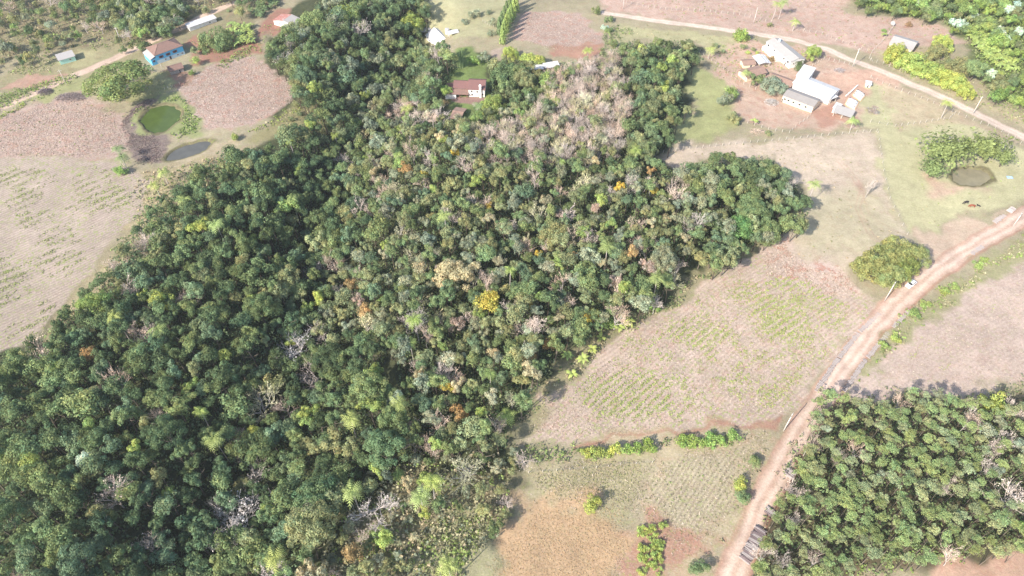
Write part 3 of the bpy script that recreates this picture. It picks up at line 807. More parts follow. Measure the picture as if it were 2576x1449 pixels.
# ---------------------------------------------------------------- palettes
C = dict(dark=(.100, .135, .062), deep=(.078, .112, .056), mid=(.140, .180, .080), olive=(.185, .200, .100), light=(.20, .255, .085),
         grey=(.19, .21, .140), tan=(.28, .26, .165), pink=(.275, .225, .19), yellow=(.36, .29, .065), orange=(.27, .185, .085),
         bright=(.17, .235, .068), silver=(.36, .43, .34), blueg=(.115, .158, .088), lime=(.25, .30, .095), ygreen=(.25, .29, .085), brown=(.2, .14, .08))
GAIN = 1.85
def cj(k, a=.18):
    c = C[k]; s = GAIN*(1+random.uniform(-a, a)); hsh = random.uniform(-.08, .08)
    return (c[0]*s*(1+hsh), c[1]*s, c[2]*s*(1-hsh))
CW = dict(dark='dark green', deep='deep green', mid='green', olive='olive green', light='light green', grey='grey-green', tan='tan leafed', pink='pinkish brown',
          yellow='yellow leafed', orange='orange leafed', bright='bright green', silver='silvery', blueg='blue-green', lime='lime green', ygreen='yellow-green', brown='brown leafed')

# ---------------------------------------------------------------- forest scatter
REG = []
def region(key, poly, spacing, mixk, hr, Rr, place):
    REG.append(dict(key=key, poly=poly, sp=spacing, mix=mixk, h=hr, R=Rr, place=place))
W_MIX = [('broad', 'dark', 26), ('broad', 'deep', 22), ('broad', 'mid', 24), ('broad', 'olive', 9), ('broad', 'blueg', 12), ('broad', 'light', 3), ('bare', 'pink', 3.5), ('broad', 'ygreen', 1), ('palm', 'light', .7)]
M_MIX = [('broad', 'dark', 8), ('broad', 'mid', 26), ('broad', 'olive', 24), ('broad', 'grey', 17), ('broad', 'blueg', 7), ('broad', 'tan', 5), ('bare', 'pink', 9), ('bare', 'tan', 4), ('broad', 'yellow', .8), ('broad', 'pink', 1.5), ('broad', 'orange', .7), ('palm', 'light', .8), ('broad', 'light', 3)]
region('west', [(-120, 960), (60, 890), (120, 840), (200, 760), (300, 640), (350, 570), (390, 510), (480, 470), (510, 420), (570, 385), (690, 375), (720, 325), (780, 300), (890, 310), (912, 455), (935, 600), (780, 630), (830, 830), (960, 880), (990, 1050), (1010, 1150), (900, 1180), (820, 1300), (730, 1560), (-120, 1560)],
       4.7, W_MIX, (8, 13), (2.4, 4.4), 'in the dark western forest')
region('mid', [(890, 310), (905, 285), (1000, 300), (1150, 300), (1260, 380), (1450, 400), (1600, 370), (1640, 400), (1700, 440), (1790, 430), (1790, 560), (1760, 640), (1700, 700), (1640, 780), (1540, 820), (1430, 880), (1390, 950), (1340, 985), (1270, 1070), (1290, 1130), (1020, 1150), (985, 900), (960, 880), (830, 830), (780, 630), (935, 600), (912, 455)],
       4.3, M_MIX, (7, 12), (2.0, 3.7), 'in the mottled central forest')
region('east', [(1700, 440), (1790, 400), (1920, 396), (1960, 420), (2000, 460), (2035, 530), (2020, 568), (1930, 600), (1840, 650), (1760, 690), (1760, 600), (1790, 500)],
       4.6, [('broad', 'mid', 30), ('broad', 'dark', 16), ('broad', 'blueg', 22), ('broad', 'olive', 14), ('broad', 'grey', 12), ('bare', 'pink', 2)], (7, 11), (2.6, 4.2), 'at the eastern tip of the forest beside the pasture')
region('north', [(655, 130), (690, 90), (760, 60), (800, 10), (850, -40), (1010, -40), (1090, 10), (1060, 70), (1020, 100), (1060, 110), (1130, 120), (1160, 150), (1140, 190), (1130, 230), (1090, 260), (1020, 250), (900, 280), (870, 310), (780, 300), (770, 260), (740, 240), (720, 190)],
       5.2, [('broad', 'dark', 30), ('broad', 'mid', 26), ('broad', 'deep', 12), ('broad', 'olive', 14), ('broad', 'blueg', 10), ('broad', 'grey', 6), ('broad', 'light', 4), ('bare', 'pink', 4)], (8, 13), (2.8, 4.8), 'in the northern woodland between the farmhouses')
region('grove', [(1390, 170), (1480, 150), (1545, 135), (1580, 200), (1590, 270), (1570, 330), (1560, 385), (1450, 400), (1270, 395), (1200, 370), (1190, 310), (1300, 300), (1370, 240)],
       3.4, [('bare', 'pink', 62), ('bare', 'tan', 20), ('broad', 'olive', 7), ('broad', 'mid', 4), ('broad', 'grey', 5)], (7, 10), (1.9, 2.9), 'in the leafless grey grove below the stubble square')
region('northmid', [(900, 285), (1020, 250), (1100, 260), (1150, 310), (1190, 310), (1200, 370), (1260, 380), (1150, 300), (1000, 300)],
       4.2, [('broad', 'mid', 12), ('broad', 'olive', 16), ('bare', 'pink', 45), ('broad', 'tan', 8), ('broad', 'bright', 3), ('broad', 'pink', 3)], (6, 10), (2.2, 3.6), 'on the slope south of the red roofed house')
region('garden', [(1235, 160), (1330, 150), (1360, 190), (1400, 200), (1390, 250), (1300, 300), (1240, 330), (1190, 320), (1180, 300), (1225, 280), (1235, 230)],
       5.0, [('broad', 'dark', 18), ('broad', 'mid', 22), ('broad', 'olive', 12), ('broad', 'light', 5), ('broad', 'grey', 6)], (5, 9), (2.4, 3.8), 'around the garden of the red roofed house')
region('neast', [(1555, 110), (1620, 110), (1700, 110), (1752, 112), (1755, 155), (1720, 185), (1700, 200), (1735, 270), (1740, 285), (1690, 325), (1690, 365), (1640, 390), (1585, 380), (1575, 320), (1600, 260), (1580, 180)],
       4.9, [('broad', 'mid', 26), ('broad', 'dark', 24), ('broad', 'blueg', 16), ('broad', 'olive', 20), ('broad', 'ygreen', 4)], (7, 11), (2.6, 4.0), 'in the dark grove beside the green pasture')
region('scrub', [(1010, 1150), (1290, 1130), (1310, 1180), (1290, 1260), (1240, 1370), (1180, 1449), (1120, 1560), (720, 1560), (810, 1320), (900, 1180)],
       4.6, [('broad', 'olive', 28), ('broad', 'mid', 12), ('broad', 'grey', 26), ('broad', 'tan', 20), ('broad', 'dark', 4), ('bare', 'pink', 6), ('broad', 'light', 6), ('broad', 'ygreen', 2), ('palm', 'light', .8)], (2.5, 6.5), (1.5, 2.9), 'on the scrubby southern slope')
region('pine', [(2055, 1000), (2110, 1005), (2200, 1010), (2300, 990), (2440, 1000), (2500, 1010), (2720, 1010), (2720, 1380), (2440, 1400), (2300, 1420), (2200, 1420), (2080, 1500), (1880, 1500), (1895, 1400), (1920, 1330), (1955, 1250), (1985, 1190), (2015, 1120), (2035, 1060)],
       3.4, [('pine', 'pinea', 60), ('pine', 'pineb', 32), ('bare', 'pink', 5), ('broad', 'grey', 3)], (8, 10.5), (1.7, 2.5), 'in the plantation right of the dirt road')
region('tright', [(2130, -40), (2720, -60), (2720, 280), (2620, 280), (2520, 240), (2440, 180), (2440, 120), (2370, 55), (2250, 35), (2160, 25)],
       5.4, [('broad', 'bright', 20), ('broad', 'mid', 25), ('broad', 'light', 22), ('broad', 'olive', 14), ('broad', 'silver', 3)], (4, 8), (2.2, 4.0), 'in the bright wood in the far right corner')
region('tleft', [(-60, -40), (700, -40), (640, 40), (560, 20), (480, 50), (400, 80), (300, 110), (180, 110), (60, 150), (-60, 180)],
       6.6, [('broad', 'mid', 28), ('broad', 'olive', 22), ('broad', 'dark', 14), ('broad', 'light', 8), ('broad', 'grey', 9), ('bare', 'pink', 8), ('shrub', 'olive', 18)], (3, 8.5), (1.6, 4.6), 'on the scrubby hillside behind the blue house')
region('hamlet', [(230, -30), (330, -40), (430, -20), (480, 15), (475, 50), (430, 80), (395, 92), (350, 100), (320, 75), (270, 45)],
       5.2, [('broad', 'mid', 24), ('broad', 'dark', 22), ('broad', 'grey', 14), ('broad', 'olive', 16), ('broad', 'blueg', 8), ('bare', 'pink', 6)], (4, 8), (2.4, 4.6), 'in the grove behind the blue house')
C['straw'] = (.34, .28, .18); C['pinea'] = (.19, .235, .10); C['pineb'] = (.22, .245, .13); CW['pinea'] = 'olive green'; CW['pineb'] = 'pale olive green'

placed = []   # (x,y,R)
EXC = [(1177, 238, 18), (1150, 295, 9), (1105, 95, 12)]
exw = []
def blocked(x, y, pad=1.0):
    for (cx, cy, r) in exw:
        if (x-cx)**2+(y-cy)**2 < (r+pad)**2: return True
    return False
for q in ((1198, 232, 10), (1160, 225, 9), (1185, 255, 9), (1150, 292, 6), (1100, 88, 9), (1070, 72, 6), (1140, 85, 5), (720, 50, 8), (418, 130, 11), (165, 145, 7), (510, 60, 5), (540, 50, 5), (442, 172, 5), (1365, 172, 6), (1390, 168, 5), (1345, 176, 5)):
    p = flat(q[0], q[1]); exw.append((p[0], p[1], q[2]))

HOLES = [[(1085, 1290), (1235, 1285), (1245, 1310), (1240, 1360), (1260, 1500), (1000, 1560), (1050, 1400)], [(200, 90), (290, 80), (300, 140), (200, 170)], [(2410, 85), (2470, 70), (2570, 160), (2555, 195), (2500, 180), (2440, 130)], [(1135, 115), (1195, 110), (1232, 165), (1232, 250), (1135, 290), (1128, 180)], [(610, 10), (730, -20), (740, 10), (650, 65)]]
cand = []
for r in REG:
    r['i'] = len(cand)
xs = np.arange(-300, 300, 1.0)
for r in REG:
    P = r['poly']; wp = [flat(a, b) for a, b in P]
    x0, x1 = min(p[0] for p in wp)-14, max(p[0] for p in wp)+14
    y0, y1 = min(p[1] for p in wp)-14, max(p[1] for p in wp)+14
    sp = r['sp']; ks = [m[:2] for m in r['mix']]; ww = np.array([m[2] for m in r['mix']], float); ww /= ww.sum()
    gxs = np.arange(x0, x1, sp); gys = np.arange(y0, y1, sp*.87)
    for j, yy in enumerate(gys):
        for xx in gxs:
            x = xx+(sp/2 if j % 2 else 0)+RNG.uniform(-.36, .36)*sp; y = yy+RNG.uniform(-.36, .36)*sp
            big = RNG.random()**1.6
            # neighbouring trees tend to be of the same sort
            kk = ks[RNG.choice(len(ks), p=ww)]
            h = r['h'][0]+(r['h'][1]-r['h'][0])*(.25*RNG.random()+.75*big)
            R = (r['R'][0]+(r['R'][1]-r['R'][0])*(.3*RNG.random()+.7*big))*(.84 if kk[0] != 'bare' else 1.25)
            if kk[0] == 'broad' and r['key'] not in ('scrub', 'tleft') and RNG.random() < .10: h *= 1.15; R *= 1.5
            cand.append((x, y, h, R, kk[0], kk[1], r))
CX = np.array([c[0] for c in cand]); CY = np.array([c[1] for c in cand]); CH = np.array([c[2] for c in cand])
CZ = terrain(CX, CY)
PX, PY, PD = project(CX, CY, CZ+CH*.72)
keep = np.zeros(len(cand), bool)
ridx = {id(r): k for k, r in enumerate(REG)}
rr_ = np.array([ridx[id(c[6])] for c in cand])
for k, r in enumerate(REG):
    m = np.nonzero(rr_ == k)[0]
    s = poly_sd(PX[m], PY[m], r['poly'])
    keep[m] = (s > 0) & (PX[m] > -70) & (PX[m] < 2650) & (PY[m] > -50) & (PY[m] < 1530)
trees = []
for i in np.nonzero(keep)[0]:
    x, y, h, R, k, c, r = cand[i]
    if blocked(x, y, R*.6): continue
    if RNG.random() < .03: continue
    if any(float(poly_sd(np.array([PX[i]]), np.array([PY[i]]), hp)[0]) > 0 for hp in HOLES): continue
    trees.append([x, y, h, R, k, c, r, R*R/PD[i]**2, PX[i], PY[i]])

# ---------------------------------------------------------------- hand placed trees (crown centre seen at px,py)
def tree_at(px, py, kind, colk, h, R, label, cat='tree', group=None, name=None, hc=.7, ratio=None, jitter=.1):
    p = at(px, py, h*hc)
    exw.append((p.x, p.y, R*.7))
    return put_tree(kind, p.x, p.y, h, R, cj(colk, jitter), label, cat, group, name, ratio)
HAND = [
 (293, 198, 'broad', 'mango', 11, 9.5, 'huge rounded green mango-like tree beside the road near the blue house'),
 (787, 50, 'broad', 'mid', 13, 5.5, 'tall green tree with bare straight trunk north of the woods'),
 (540, 88, 'broad', 'mid', 8, 5.2, 'round green tree below the long white roof'),
 (1270, 178, 'broad', 'dark', 8, 6.5, 'wide dark green tree right of the red roofed house'),
 (1240, 255, 'broad', 'light', 7.5, 4.6, 'light green tree at the right corner of the red roofed house'),
 (1190, 150, 'broad', 'bright', 3.5, 1.8, 'small bright green tree on the lawn behind the red roofed house'),
 (1218, 142, 'broad', 'grey', 4, 2.4, 'small round grey-green tree on the lawn by the driveway'),
 (1283, 130, 'broad', 'ygreen', 6, 3.4, 'yellow-green tree beside the driveway below the cypresses'),
 (1330, 140, 'broad', 'lime', 4.5, 2.4, 'lime green tree left of the pale shed roofs'),
 (1358, 148, 'broad', 'lime', 4.2, 2.2, 'lime green tree nearest the pale shed roofs'),
 (1120, 226, 'broad', 'bright', 5, 2.3, 'bright green tree touching the left end of the red roofed house'),
 (1035, 50, 'broad', 'ygreen', 9, 4.6, 'yellow-green tree left of the white farmhouse'),
 (865, 30, 'broad', 'lime', 9, 5, 'lime topped tree at the top edge of the woods'),
 (1115, 260, 'bare', 'orange', 5, 3.0, 'rust coloured half bare tree on the lawn left of the red roofed house'),
 (1200, 180+90, 'broad', 'dark', 3, 1.5, 'small dark round tree in the front garden of the red roofed house'),
 (1975, 128, 'broad', 'ygreen', 0, 0, ''),
 (1868, 85, 'broad', 'bright', 5, 2.8, 'round green tree on the verge of the pale road'),
 (2046, 128, 'broad', 'ygreen', 6, 3.4, 'yellow-tipped tree at the right side of the long white house'),
 (2010, 163, 'broad', 'dark', 4.5, 1.9, 'dark round tree in front of the gable of the long white house'),
 (1950, 210, 'broad', 'grey', 6, 3.7, 'grey-green tree left of the cream barn'),
 (1908, 196, 'broad', 'mid', 5.5, 2.6, 'green tree in front of the clay tiled sheds'),
 (1824, 245, 'broad', 'grey', 6, 3.6, 'grey-green tree standing in the yard below the clay tiled sheds'),
 (1838, 232, 'broad', 'light', 4.5, 2.6, 'light green tree leaning on the grey-green yard tree'),
 (1850, 294, 'broad', 'olive', 3.5, 2.2, 'small olive tree at the pasture corner beside the banana plant'),
 (2262, 128, 'broad', 'ygreen', 6.5, 4.0, 'leftmost yellow-green tree of the row in front of the pale roofed house'),
 (2300, 150, 'broad', 'ygreen', 6.5, 4.2, 'second yellow-green tree from the left in the roadside row'),
 (2345, 172, 'broad', 'ygreen', 6.0, 3.8, 'third yellow-green tree from the left in the roadside row'),
 (2385, 190, 'broad', 'ygreen', 6.0, 3.8, 'fourth yellow-green tree from the left in the roadside row'),
 (2432, 222, 'broad', 'ygreen', 5.5, 3.0, 'last yellow-green tree at the right end of the roadside row'),
 (2410, 205, 'broad', 'ygreen', 5.5, 3.0, 'fifth yellow-green tree from the left in the roadside row'),
 (2362, 128, 'broad', 'olive', 7, 4.6, 'olive green tree behind the roadside row'),
 (2376, 100, 'broad', 'ygreen', 6, 3.2, 'yellow-green tree right of the pale roofed house'),
 (2420, 160, 'broad', 'olive', 7, 4.8, 'broad olive tree right of the roadside row'),
 (2520, 215, 'broad', 'olive', 5, 3.6, 'olive tree beyond the bend of the pale road'),
 (2545, 240, 'broad', 'light', 4, 2.6, 'light green tree above the bend of the pale road'),
 (2205, 662, 'broad', 'ygr', 9, 4.6, 'leftmost crown of the golden green roadside trees'),
 (2262, 625, 'broad', 'ygr', 9, 4.8, 'topmost crown of the golden green roadside trees'),
 (2305, 640, 'broad', 'ygr', 8.5, 4.2, 'right crown of the golden green roadside trees'),
 (2240, 690, 'broad', 'ygr', 8.5, 4.4, 'lowest crown of the golden green roadside trees'),
 (2280, 668, 'broad', 'ygrd', 8, 3.8, 'greener crown of the roadside trees above the white car'),
 (2230, 640, 'broad', 'ygr', 9.5, 4.2, 'central crown of the golden green roadside trees'),
 (1862, 570, 'broad', 'blg', 9.5, 5.4, 'big round fresh green tree at the edge of the forest above the crop field'),
 (1930, 575, 'broad', 'mid', 9, 5.0, 'round green tree right of the big round one at the forest edge'),
 (1400, 590, 'broad', 'olive', 12, 4.8, 'tall olive-gold tree rising from the middle of the central forest'),
 (1140, 690, 'broad', 'tan', 12, 5.6, 'large pale tan-green tree in the left part of the central forest'),
 (1130, 975, 'broad', 'yellow', 7, 2.9, 'bright golden yellow tree in the lower central forest'),
 (1152, 1040, 'broad', 'orange', 7.5, 3.6, 'orange-yellow tree below the golden one'),
 (1325, 885, 'broad', 'orange', 6, 3.0, 'orange tinted tree near the crop field corner of the forest'),
 (1380, 868, 'broad', 'orange', 6, 2.4, 'rusty orange tree at the lower forest edge'),
 (1492, 790, 'broad', 'yellow', 5.5, 2.6, 'yellow tree at the forest edge near the banana plants'),
 (1340, 780, 'broad', 'yellow', 7, 1.8, 'small yellow topped tree in the central forest'),
 (950, 1180, 'broad', 'lime', 7, 2.9, 'lime green tree below the central forest'),
 (640, 1095, 'broad', 'ygreen', 10, 2.4, 'tall yellow-green tree in the western forest'),
 (965, 1350, 'broad', 'ygreen', 7, 3.2, 'round yellow-green tree near the bottom scrub'),
 (1245, 1332, 'broad', 'dark', 5.5, 2.9, 'round dark green tree beside the orange grass field'),
 (885, 1395, 'broad', 'orange', 8, 3.2, 'orange-brown leafed tree at the bottom edge'),
 (785, 1440, 'broad', 'tan', 9, 4.4, 'large tan leafed tree at the bottom edge'),
 (218, 1160, 'broad', 'silver', 9, 2.6, 'silvery white leafed tree in the western forest'),
 (1325, 830, 'broad', 'silver', 6, 1.9, 'small silvery tree in the lower central forest'),
 (1620, 755, 'broad', 'silver', 5, 1.8, 'silvery tree at the forest edge left of the crop field'),
 (225, 895, 'broad', 'orange', 9, 2.6, 'brown-orange tree near the left edge of the western forest'),
 (1490, 1265, 'broad', 'ygreen', 4.2, 3.3, 'round yellow-green tree standing alone at the top of the orange grass field'),
 (590, 1310, 'bare', 'sil', 11, 5.0, 'big white leafless tree in the bottom of the western forest'),
 (560, 1345, 'bare', 'sil', 10, 4.0, 'white leafless tree just left of the biggest bare one'),
 (940, 1245, 'bare', 'sil', 9, 4.0, 'pale leafless tree right of the lime green tree'),
 (635, 1190, 'bare', 'sil', 10, 3.6, 'pale leafless tree in the middle of the western forest'),
 (790, 940, 'bare', 'pink', 11, 4.0, 'pinkish leafless tree in the dark ravine wood'),
 (740, 885, 'bare', 'sil', 11, 4.0, 'grey leafless tree above the pinkish one in the ravine wood'),
 (655, 1020, 'bare', 'tan', 11, 4.4, 'pale tan half bare tree in the ravine wood'),
 (1170, 1165, 'bare', 'tan', 8, 4.2, 'spreading pale tan tree at the bottom corner of the central forest'),
 (1320, 1155, 'bare', 'pink', 5, 2.6, 'small pale bare tree at the head of the weedy field'),
 (2545, 1230, 'bare', 'sil', 10, 4.0, 'large white leafless tree at the right edge of the plantation'),
 (720, 150, 'bare', 'sil', 9, 3.0, 'white leafless tree at the right end of the upper stubble field'),
 (2190, 468, 'bare', 'sil', 8, 1.8, 'lone dead tree standing on the pasture by the wheel tracks'),
 (820, 240, 'bare', 'sil', 8, 3.0, 'pale leafless tree at the upper forest edge'),
 (1265, 285, 'bare', 'sil', 6, 2.0, 'small whitish bare tree below the garden'),
 (500, 240+55, 'broad', 'light', 0, 0, ''),
 (590, 342, 'broad', 'light', 2.6, 1.7, 'small round light green tree right of the grey pond'),
 (302, 425, 'broad', 'bright', 3.2, 2.6, 'low bright green tree at the foot of the twin palms'),
 (1065, 1290, 'broad', 'ygreen', 5, 1.7, 'small yellow-green tree on the scrub slope'),
 (2590, 1330, 'broad', 'bright', 7, 3.4, 'bright green tree at the lower right edge of the plantation'),
 (2500, 1015, 'broad', 'ygreen', 7, 3.4, 'yellow-green tree at the upper right corner of the plantation'),
 (1865, 1215, 'broad', 'ygreen', 2.8, 1.9, 'small yellowish tree on the left bank of the dirt road'),
 (1872, 1252, 'broad', 'mid', 3.2, 2.2, 'green roadside tree below the small yellowish one'),
 (1900, 1160, 'broad', 'mid', 2.6, 2.0, 'green roadside tree above the small yellowish one'),
 (1760, 1425, 'broad', 'mid', 3.6, 2.6, 'green tree near the bottom edge left of the dirt road'),
 (460, 120-30, 'broad', 'blueg', 0, 0, ''),
 (350, 112, 'broad', 'dark', 6.5, 2.4, 'blue-green pointed tree left of the blue house'),
 (410, 78, 'broad', 'mid', 4.5, 2.6, 'round green tree behind the blue house'),
 (490, 150, 'broad', 'ygreen', 3.8, 2.0, 'yellow-green topped tree right of the blue house'),
 (488, 125, 'broad', 'olive', 4, 2.2, 'olive tree at the right corner of the blue house'),
 (310, 125, 'broad', 'mid', 3.2, 1.8, 'small green tree between the road and the blue house'),
 (482, 180, 'broad', 'light', 2.4, 1.6, 'small light green tree right of the tiled shed'),
 (2540, 22, 'broad', 'silver', 5, 2.6, 'silvery tree in the far right wood'),
 (2452, 40, 'broad', 'silver', 4.5, 2.0, 'small silvery tree in the far right wood'),
]
C['palmg'] = (.23, .27, .10); C['feather'] = (.150, .180, .070); C['mango'] = (.125, .16, .062); C['ygr'] = (.19, .20, .078); C['ygrd'] = (.15, .19, .065); C['blg'] = (.11, .20, .075); C['sil'] = (.33, .285, .25)
HPX = {(293,198):78,(787,50):42,(540,88):50,(1270,178):52,(1240,255):38,(1190,150):17,(1218,142):20,(1283,130):27,(1330,140):22,(1358,148):18,(1120,226):20,(1035,50):36,(865,30):40,(1868,85):22,(2046,128):26,(2010,163):16,(1950,210):30,(1908,196):22,(1824,245):22,(1838,232):20,(1850,294):19,
(2262,128):38,(2300,150):38,(2345,172):35,(2385,190):35,(2432,222):27,(2410,205):27,(2362,128):34,(2376,100):27,(2420,160):38,(2520,215):30,(2205,662):46,(2262,625):48,(2305,640):38,(2240,690):42,(2280,668):38,(2230,640):44,(1862,570):44,(1930,575):42,(1400,590):42,(1140,690):52,(1130,975):25,(1152,1040):31,(1325,885):25,(1380,868):20,(1492,790):26,
(950,1180):29,(640,1095):22,(965,1350):30,(1245,1332):28,(885,1395):32,(785,1440):48,(218,1160):26,(225,895):26,(1490,1265):26,(590,1310):62,(560,1345):48,(940,1245):44,(635,1190):42,(790,940):44,(740,885):46,(655,1020):48,(1170,1165):46,(1320,1155):26,(2545,1230):48,(720,150):30,(2545,240):22,(350,112):24,(410,78):20,(2590,1330):36,(2500,1015):36}
for t in HAND:
    if t[4] == 0: continue
    if (t[0], t[1]) in HPX:
        _z = CAM_H/(ST+CT*(t[1]-724.5)/FQ); t = t[:5]+(HPX[(t[0], t[1])]*_z/FQ*(1.0 if t[2] == 'broad' else 1.15),)+t[6:]
    rat = None
    if t[0] == 293: rat = 7.0; t = t[:4]+(13,)+t[5:]
    tree_at(t[0], t[1], t[2], t[3], t[4], t[5], t[6], 'tree' if t[2] != 'bare' else 'bare tree', ratio=rat)

PALMS = [(2050, 462, 6, 'standing alone on the dry pasture near the forest tip', 'light'), (1602, 378, 6, 'at the upper edge of the forest beside the fence', 'ygreen'),
 (292, 372, 5.5, 'left of the two palms beside the mulch heap', 'mid'), (303, 392, 5, 'right of the two palms beside the mulch heap', 'mid'),
 (735, 500, 8, 'with wide fronds rising from the dark ravine wood', 'light'), (1025, 268, 7, 'at the lower lawn left of the red roofed house', 'light'),
 (2388, 258, 6.5, 'with leaning trunk beside the bend of the pale road', 'ygreen'), (2150, 300, 4.6, 'behind the small shed in the farmyard', 'lime'),
 (1085, 1213, 6, 'with lime green fronds below the central forest', 'lime'), (1058, 1243, 5.5, 'just below the lime green palm on the scrub slope', 'light'),
 (690, 1398, 7, 'near the bottom edge of the western forest', 'light'), (1272, 1042, 4.5, 'at the lower left corner of the crop field', 'lime'),
 (1120, 540, 8, 'in the upper part of the central forest', 'light'), (388, 462, 5, 'on the dry slope below the grey pond', 'light'),
 (408, 432, 5, 'nearest the lower end of the grey pond', 'light'), (460, 500, 5, 'among the yellow grass at the upper forest edge', 'light'),
 (545, 560, 8, 'in the upper left part of the western forest', 'light'), (288, 795, 7, 'at the left rim of the western forest', 'light'),
 (395, 830, 7, 'in the left part of the western forest beside a bare tree', 'light'), (885, 1225+5, 7, 'above the pale leafless tree in the scrub', 'light'),
 (1480, 125, 5.5, 'below the corner of the stubble square', 'ygreen'), (1788, 120, 5, 'beside the upper fence corner of the pasture', 'light'),
 (2002, 52, 4.5, 'on the red earth above the long white house', 'lime'), (1955, 8, 7, 'left of the tall pair at the top edge', 'light'), (1972, 2, 8, 'right of the tall pair at the top edge', 'light'),
 (1205, 215+45, 4, 'small one in front of the red roofed house door', 'mid'), (1000, 1010, 8, 'on the left rim of the central forest', 'light'), (1400, 200+52, 6, 'on the bright lawn right of the garden', 'light'),
 (540, 1040+60, 8, 'deep in the western forest', 'light'), (1655, 700, 6, 'at the right rim of the central forest', 'light'), (1530, 620, 7, 'in the right half of the central forest', 'light'),
 (1130, 1445-20, 5, 'on the scrub at the bottom edge', 'light'), (880, 1010+40, 6, 'left of the lower central forest', 'light'), (1045, 800, 7, 'rising from the gully of the central forest', 'bright'), (1880, 180, 4, 'against the clay tiled sheds', 'light')]
for px, py, h, lab, ck in PALMS:
    if 'forest' in lab or 'wood' in lab or 'scrub' in lab: h = h+3.5
    if ck == 'light': ck = 'palmg'
    tree_at(px, py, 'palm', ck, h*1.15, 3.4, 'palm tree '+lab, 'palm tree', hc=1.0)
BAN = [(1517, 817, 'topmost', ), (1512, 848), (1490, 876), (1428, 892), (1440, 938), (1468, 900), (1545, 812), (1585, 808), (1560, 822)]
BAL = ['where the forest meets the crop field, topmost of the edge row', 'second from the top along the forest edge row', 'beside the yellow tree at the forest edge', 'bright one pressed against the dark forest edge', 'on the dry verge at the lower end of the edge row', 'small one on the dry verge of the crop field', 'under the lime bushes left of the edge row', 'rightmost under the lime bushes', 'between the lime bushes at the forest edge']
for (q, lab) in zip(BAN, BAL):
    tree_at(q[0], q[1], 'banana', 'lime', 2.5, 1.5, 'banana plant '+lab, 'banana plant', hc=.7)
tree_at(1898, 315-12, 'banana', 'lime', 2.6, 1.6, 'banana plant beside the pale brushwood heap in the yard', 'banana plant', hc=.7)
tree_at(2232-7, 45+40, 'banana', 'bright', 2.2, 1.5, 'banana plant near the white tank beside the pale roofed house', 'banana plant', hc=.7)
def grove(poly, sp, n, mk):
    wp = wpoly(poly); xs_ = [p[0] for p in wp]; ys_ = [p[1] for p in wp]; out = []
    for yy in np.arange(min(ys_), max(ys_), sp*.87):
        for xx in np.arange(min(xs_), max(xs_), sp):
            x = xx+random.uniform(-.35, .35)*sp; y = yy+random.uniform(-.35, .35)*sp
            if float(poly_sd(np.array([x]), np.array([y]), wp)[0]) > 0 and not blocked(x, y, 0): out.append((x, y))
    random.shuffle(out)
    for x, y in out[:n]: mk(x, y)
grove([(2420, 85), (2470, 80), (2560, 160), (2550, 185), (2500, 175), (2450, 130)], 2.1, 90, lambda x, y: put_tree('banana', x, y, random.uniform(2.2, 3.0), 1.5, cj('lime', .2), 'banana plant in the pale grove of the far right wood', 'banana plant', 'banana plants in the far right grove'))
grove([(585, 60), (640, 70), (640, 110), (600, 125), (575, 95)], 2.1, 30, lambda x, y: put_tree('banana', x, y, random.uniform(2.4, 3.0), 1.6, cj('light', .2), 'green banana plant in the grove right of the round tree by the white roof', 'banana plant', 'banana plants by the long white roof'))
grove([(620, 30), (680, -10), (720, 0), (650, 55)], 2.3, 26, lambda x, y: put_tree('banana', x, y, random.uniform(2.4, 3.0), 1.6, cj('dark', .2), 'dark banana plant in the strip at the top edge left of the rusty roof', 'banana plant', 'banana plants at the top edge'))
grove([(370, 25), (440, 10), (460, 40), (400, 55)], 2.3, 22, lambda x, y: put_tree('banana', x, y, random.uniform(2.2, 2.8), 1.6, cj('light', .2), 'light banana plant in the clump behind the blue house', 'banana plant', 'banana plants behind the blue house'))
# cypresses
cy0 = [(1264, 92), (1268, 78), (1273, 64), (1279, 50), (1285, 37), (1292, 24), (1299, 12)]
for i, (a, b) in enumerate(cy0):
    tree_at(a, b-4, 'cyp', 'light', 9, 1.5, 'tall narrow cypress in the front row left of the stubble square', 'cypress tree', 'cypresses left of the stubble square', hc=.5)
for i, (a, b) in enumerate([(1256, 70), (1262, 56), (1268, 42), (1274, 29), (1281, 16), (1288, 4)]):
    tree_at(a, b-4, 'cyp', 'mid', 8.5, 1.4, 'narrow cypress in the back row beside the stubble square', 'cypress tree', 'back row of cypresses', hc=.5)
for (a, b, l) in ((1157, 150, 'left of the two slim cypresses on the lawn'), (1163, 148, 'right of the two slim cypresses on the lawn')):
    tree_at(a, b, 'cyp', 'mid', 9, .55, l+' behind the red roofed house', 'cypress tree', hc=.5)
# bamboo by the right hand pond
for (px, py, h, R, l) in ((2382, 383, 7.5, 9.6, 'large feathery bamboo-like clump above the brown pond'), (2425, 372, 5, 4.0, 'middle feathery clump above the brown pond'), (2348, 428, 5, 5.5, 'lowest feathery clump left of the brown pond'), (2488, 378, 7, 8.2, 'right feathery clump above the brown pond'), (2525, 402, 5, 3.5, 'rightmost feathery clump beyond the brown pond')):
    tree_at(px, py, 'bamboo', 'feather' if 'feather' in C else 'ygreen', h, R, l, 'bamboo clump', hc=.65)

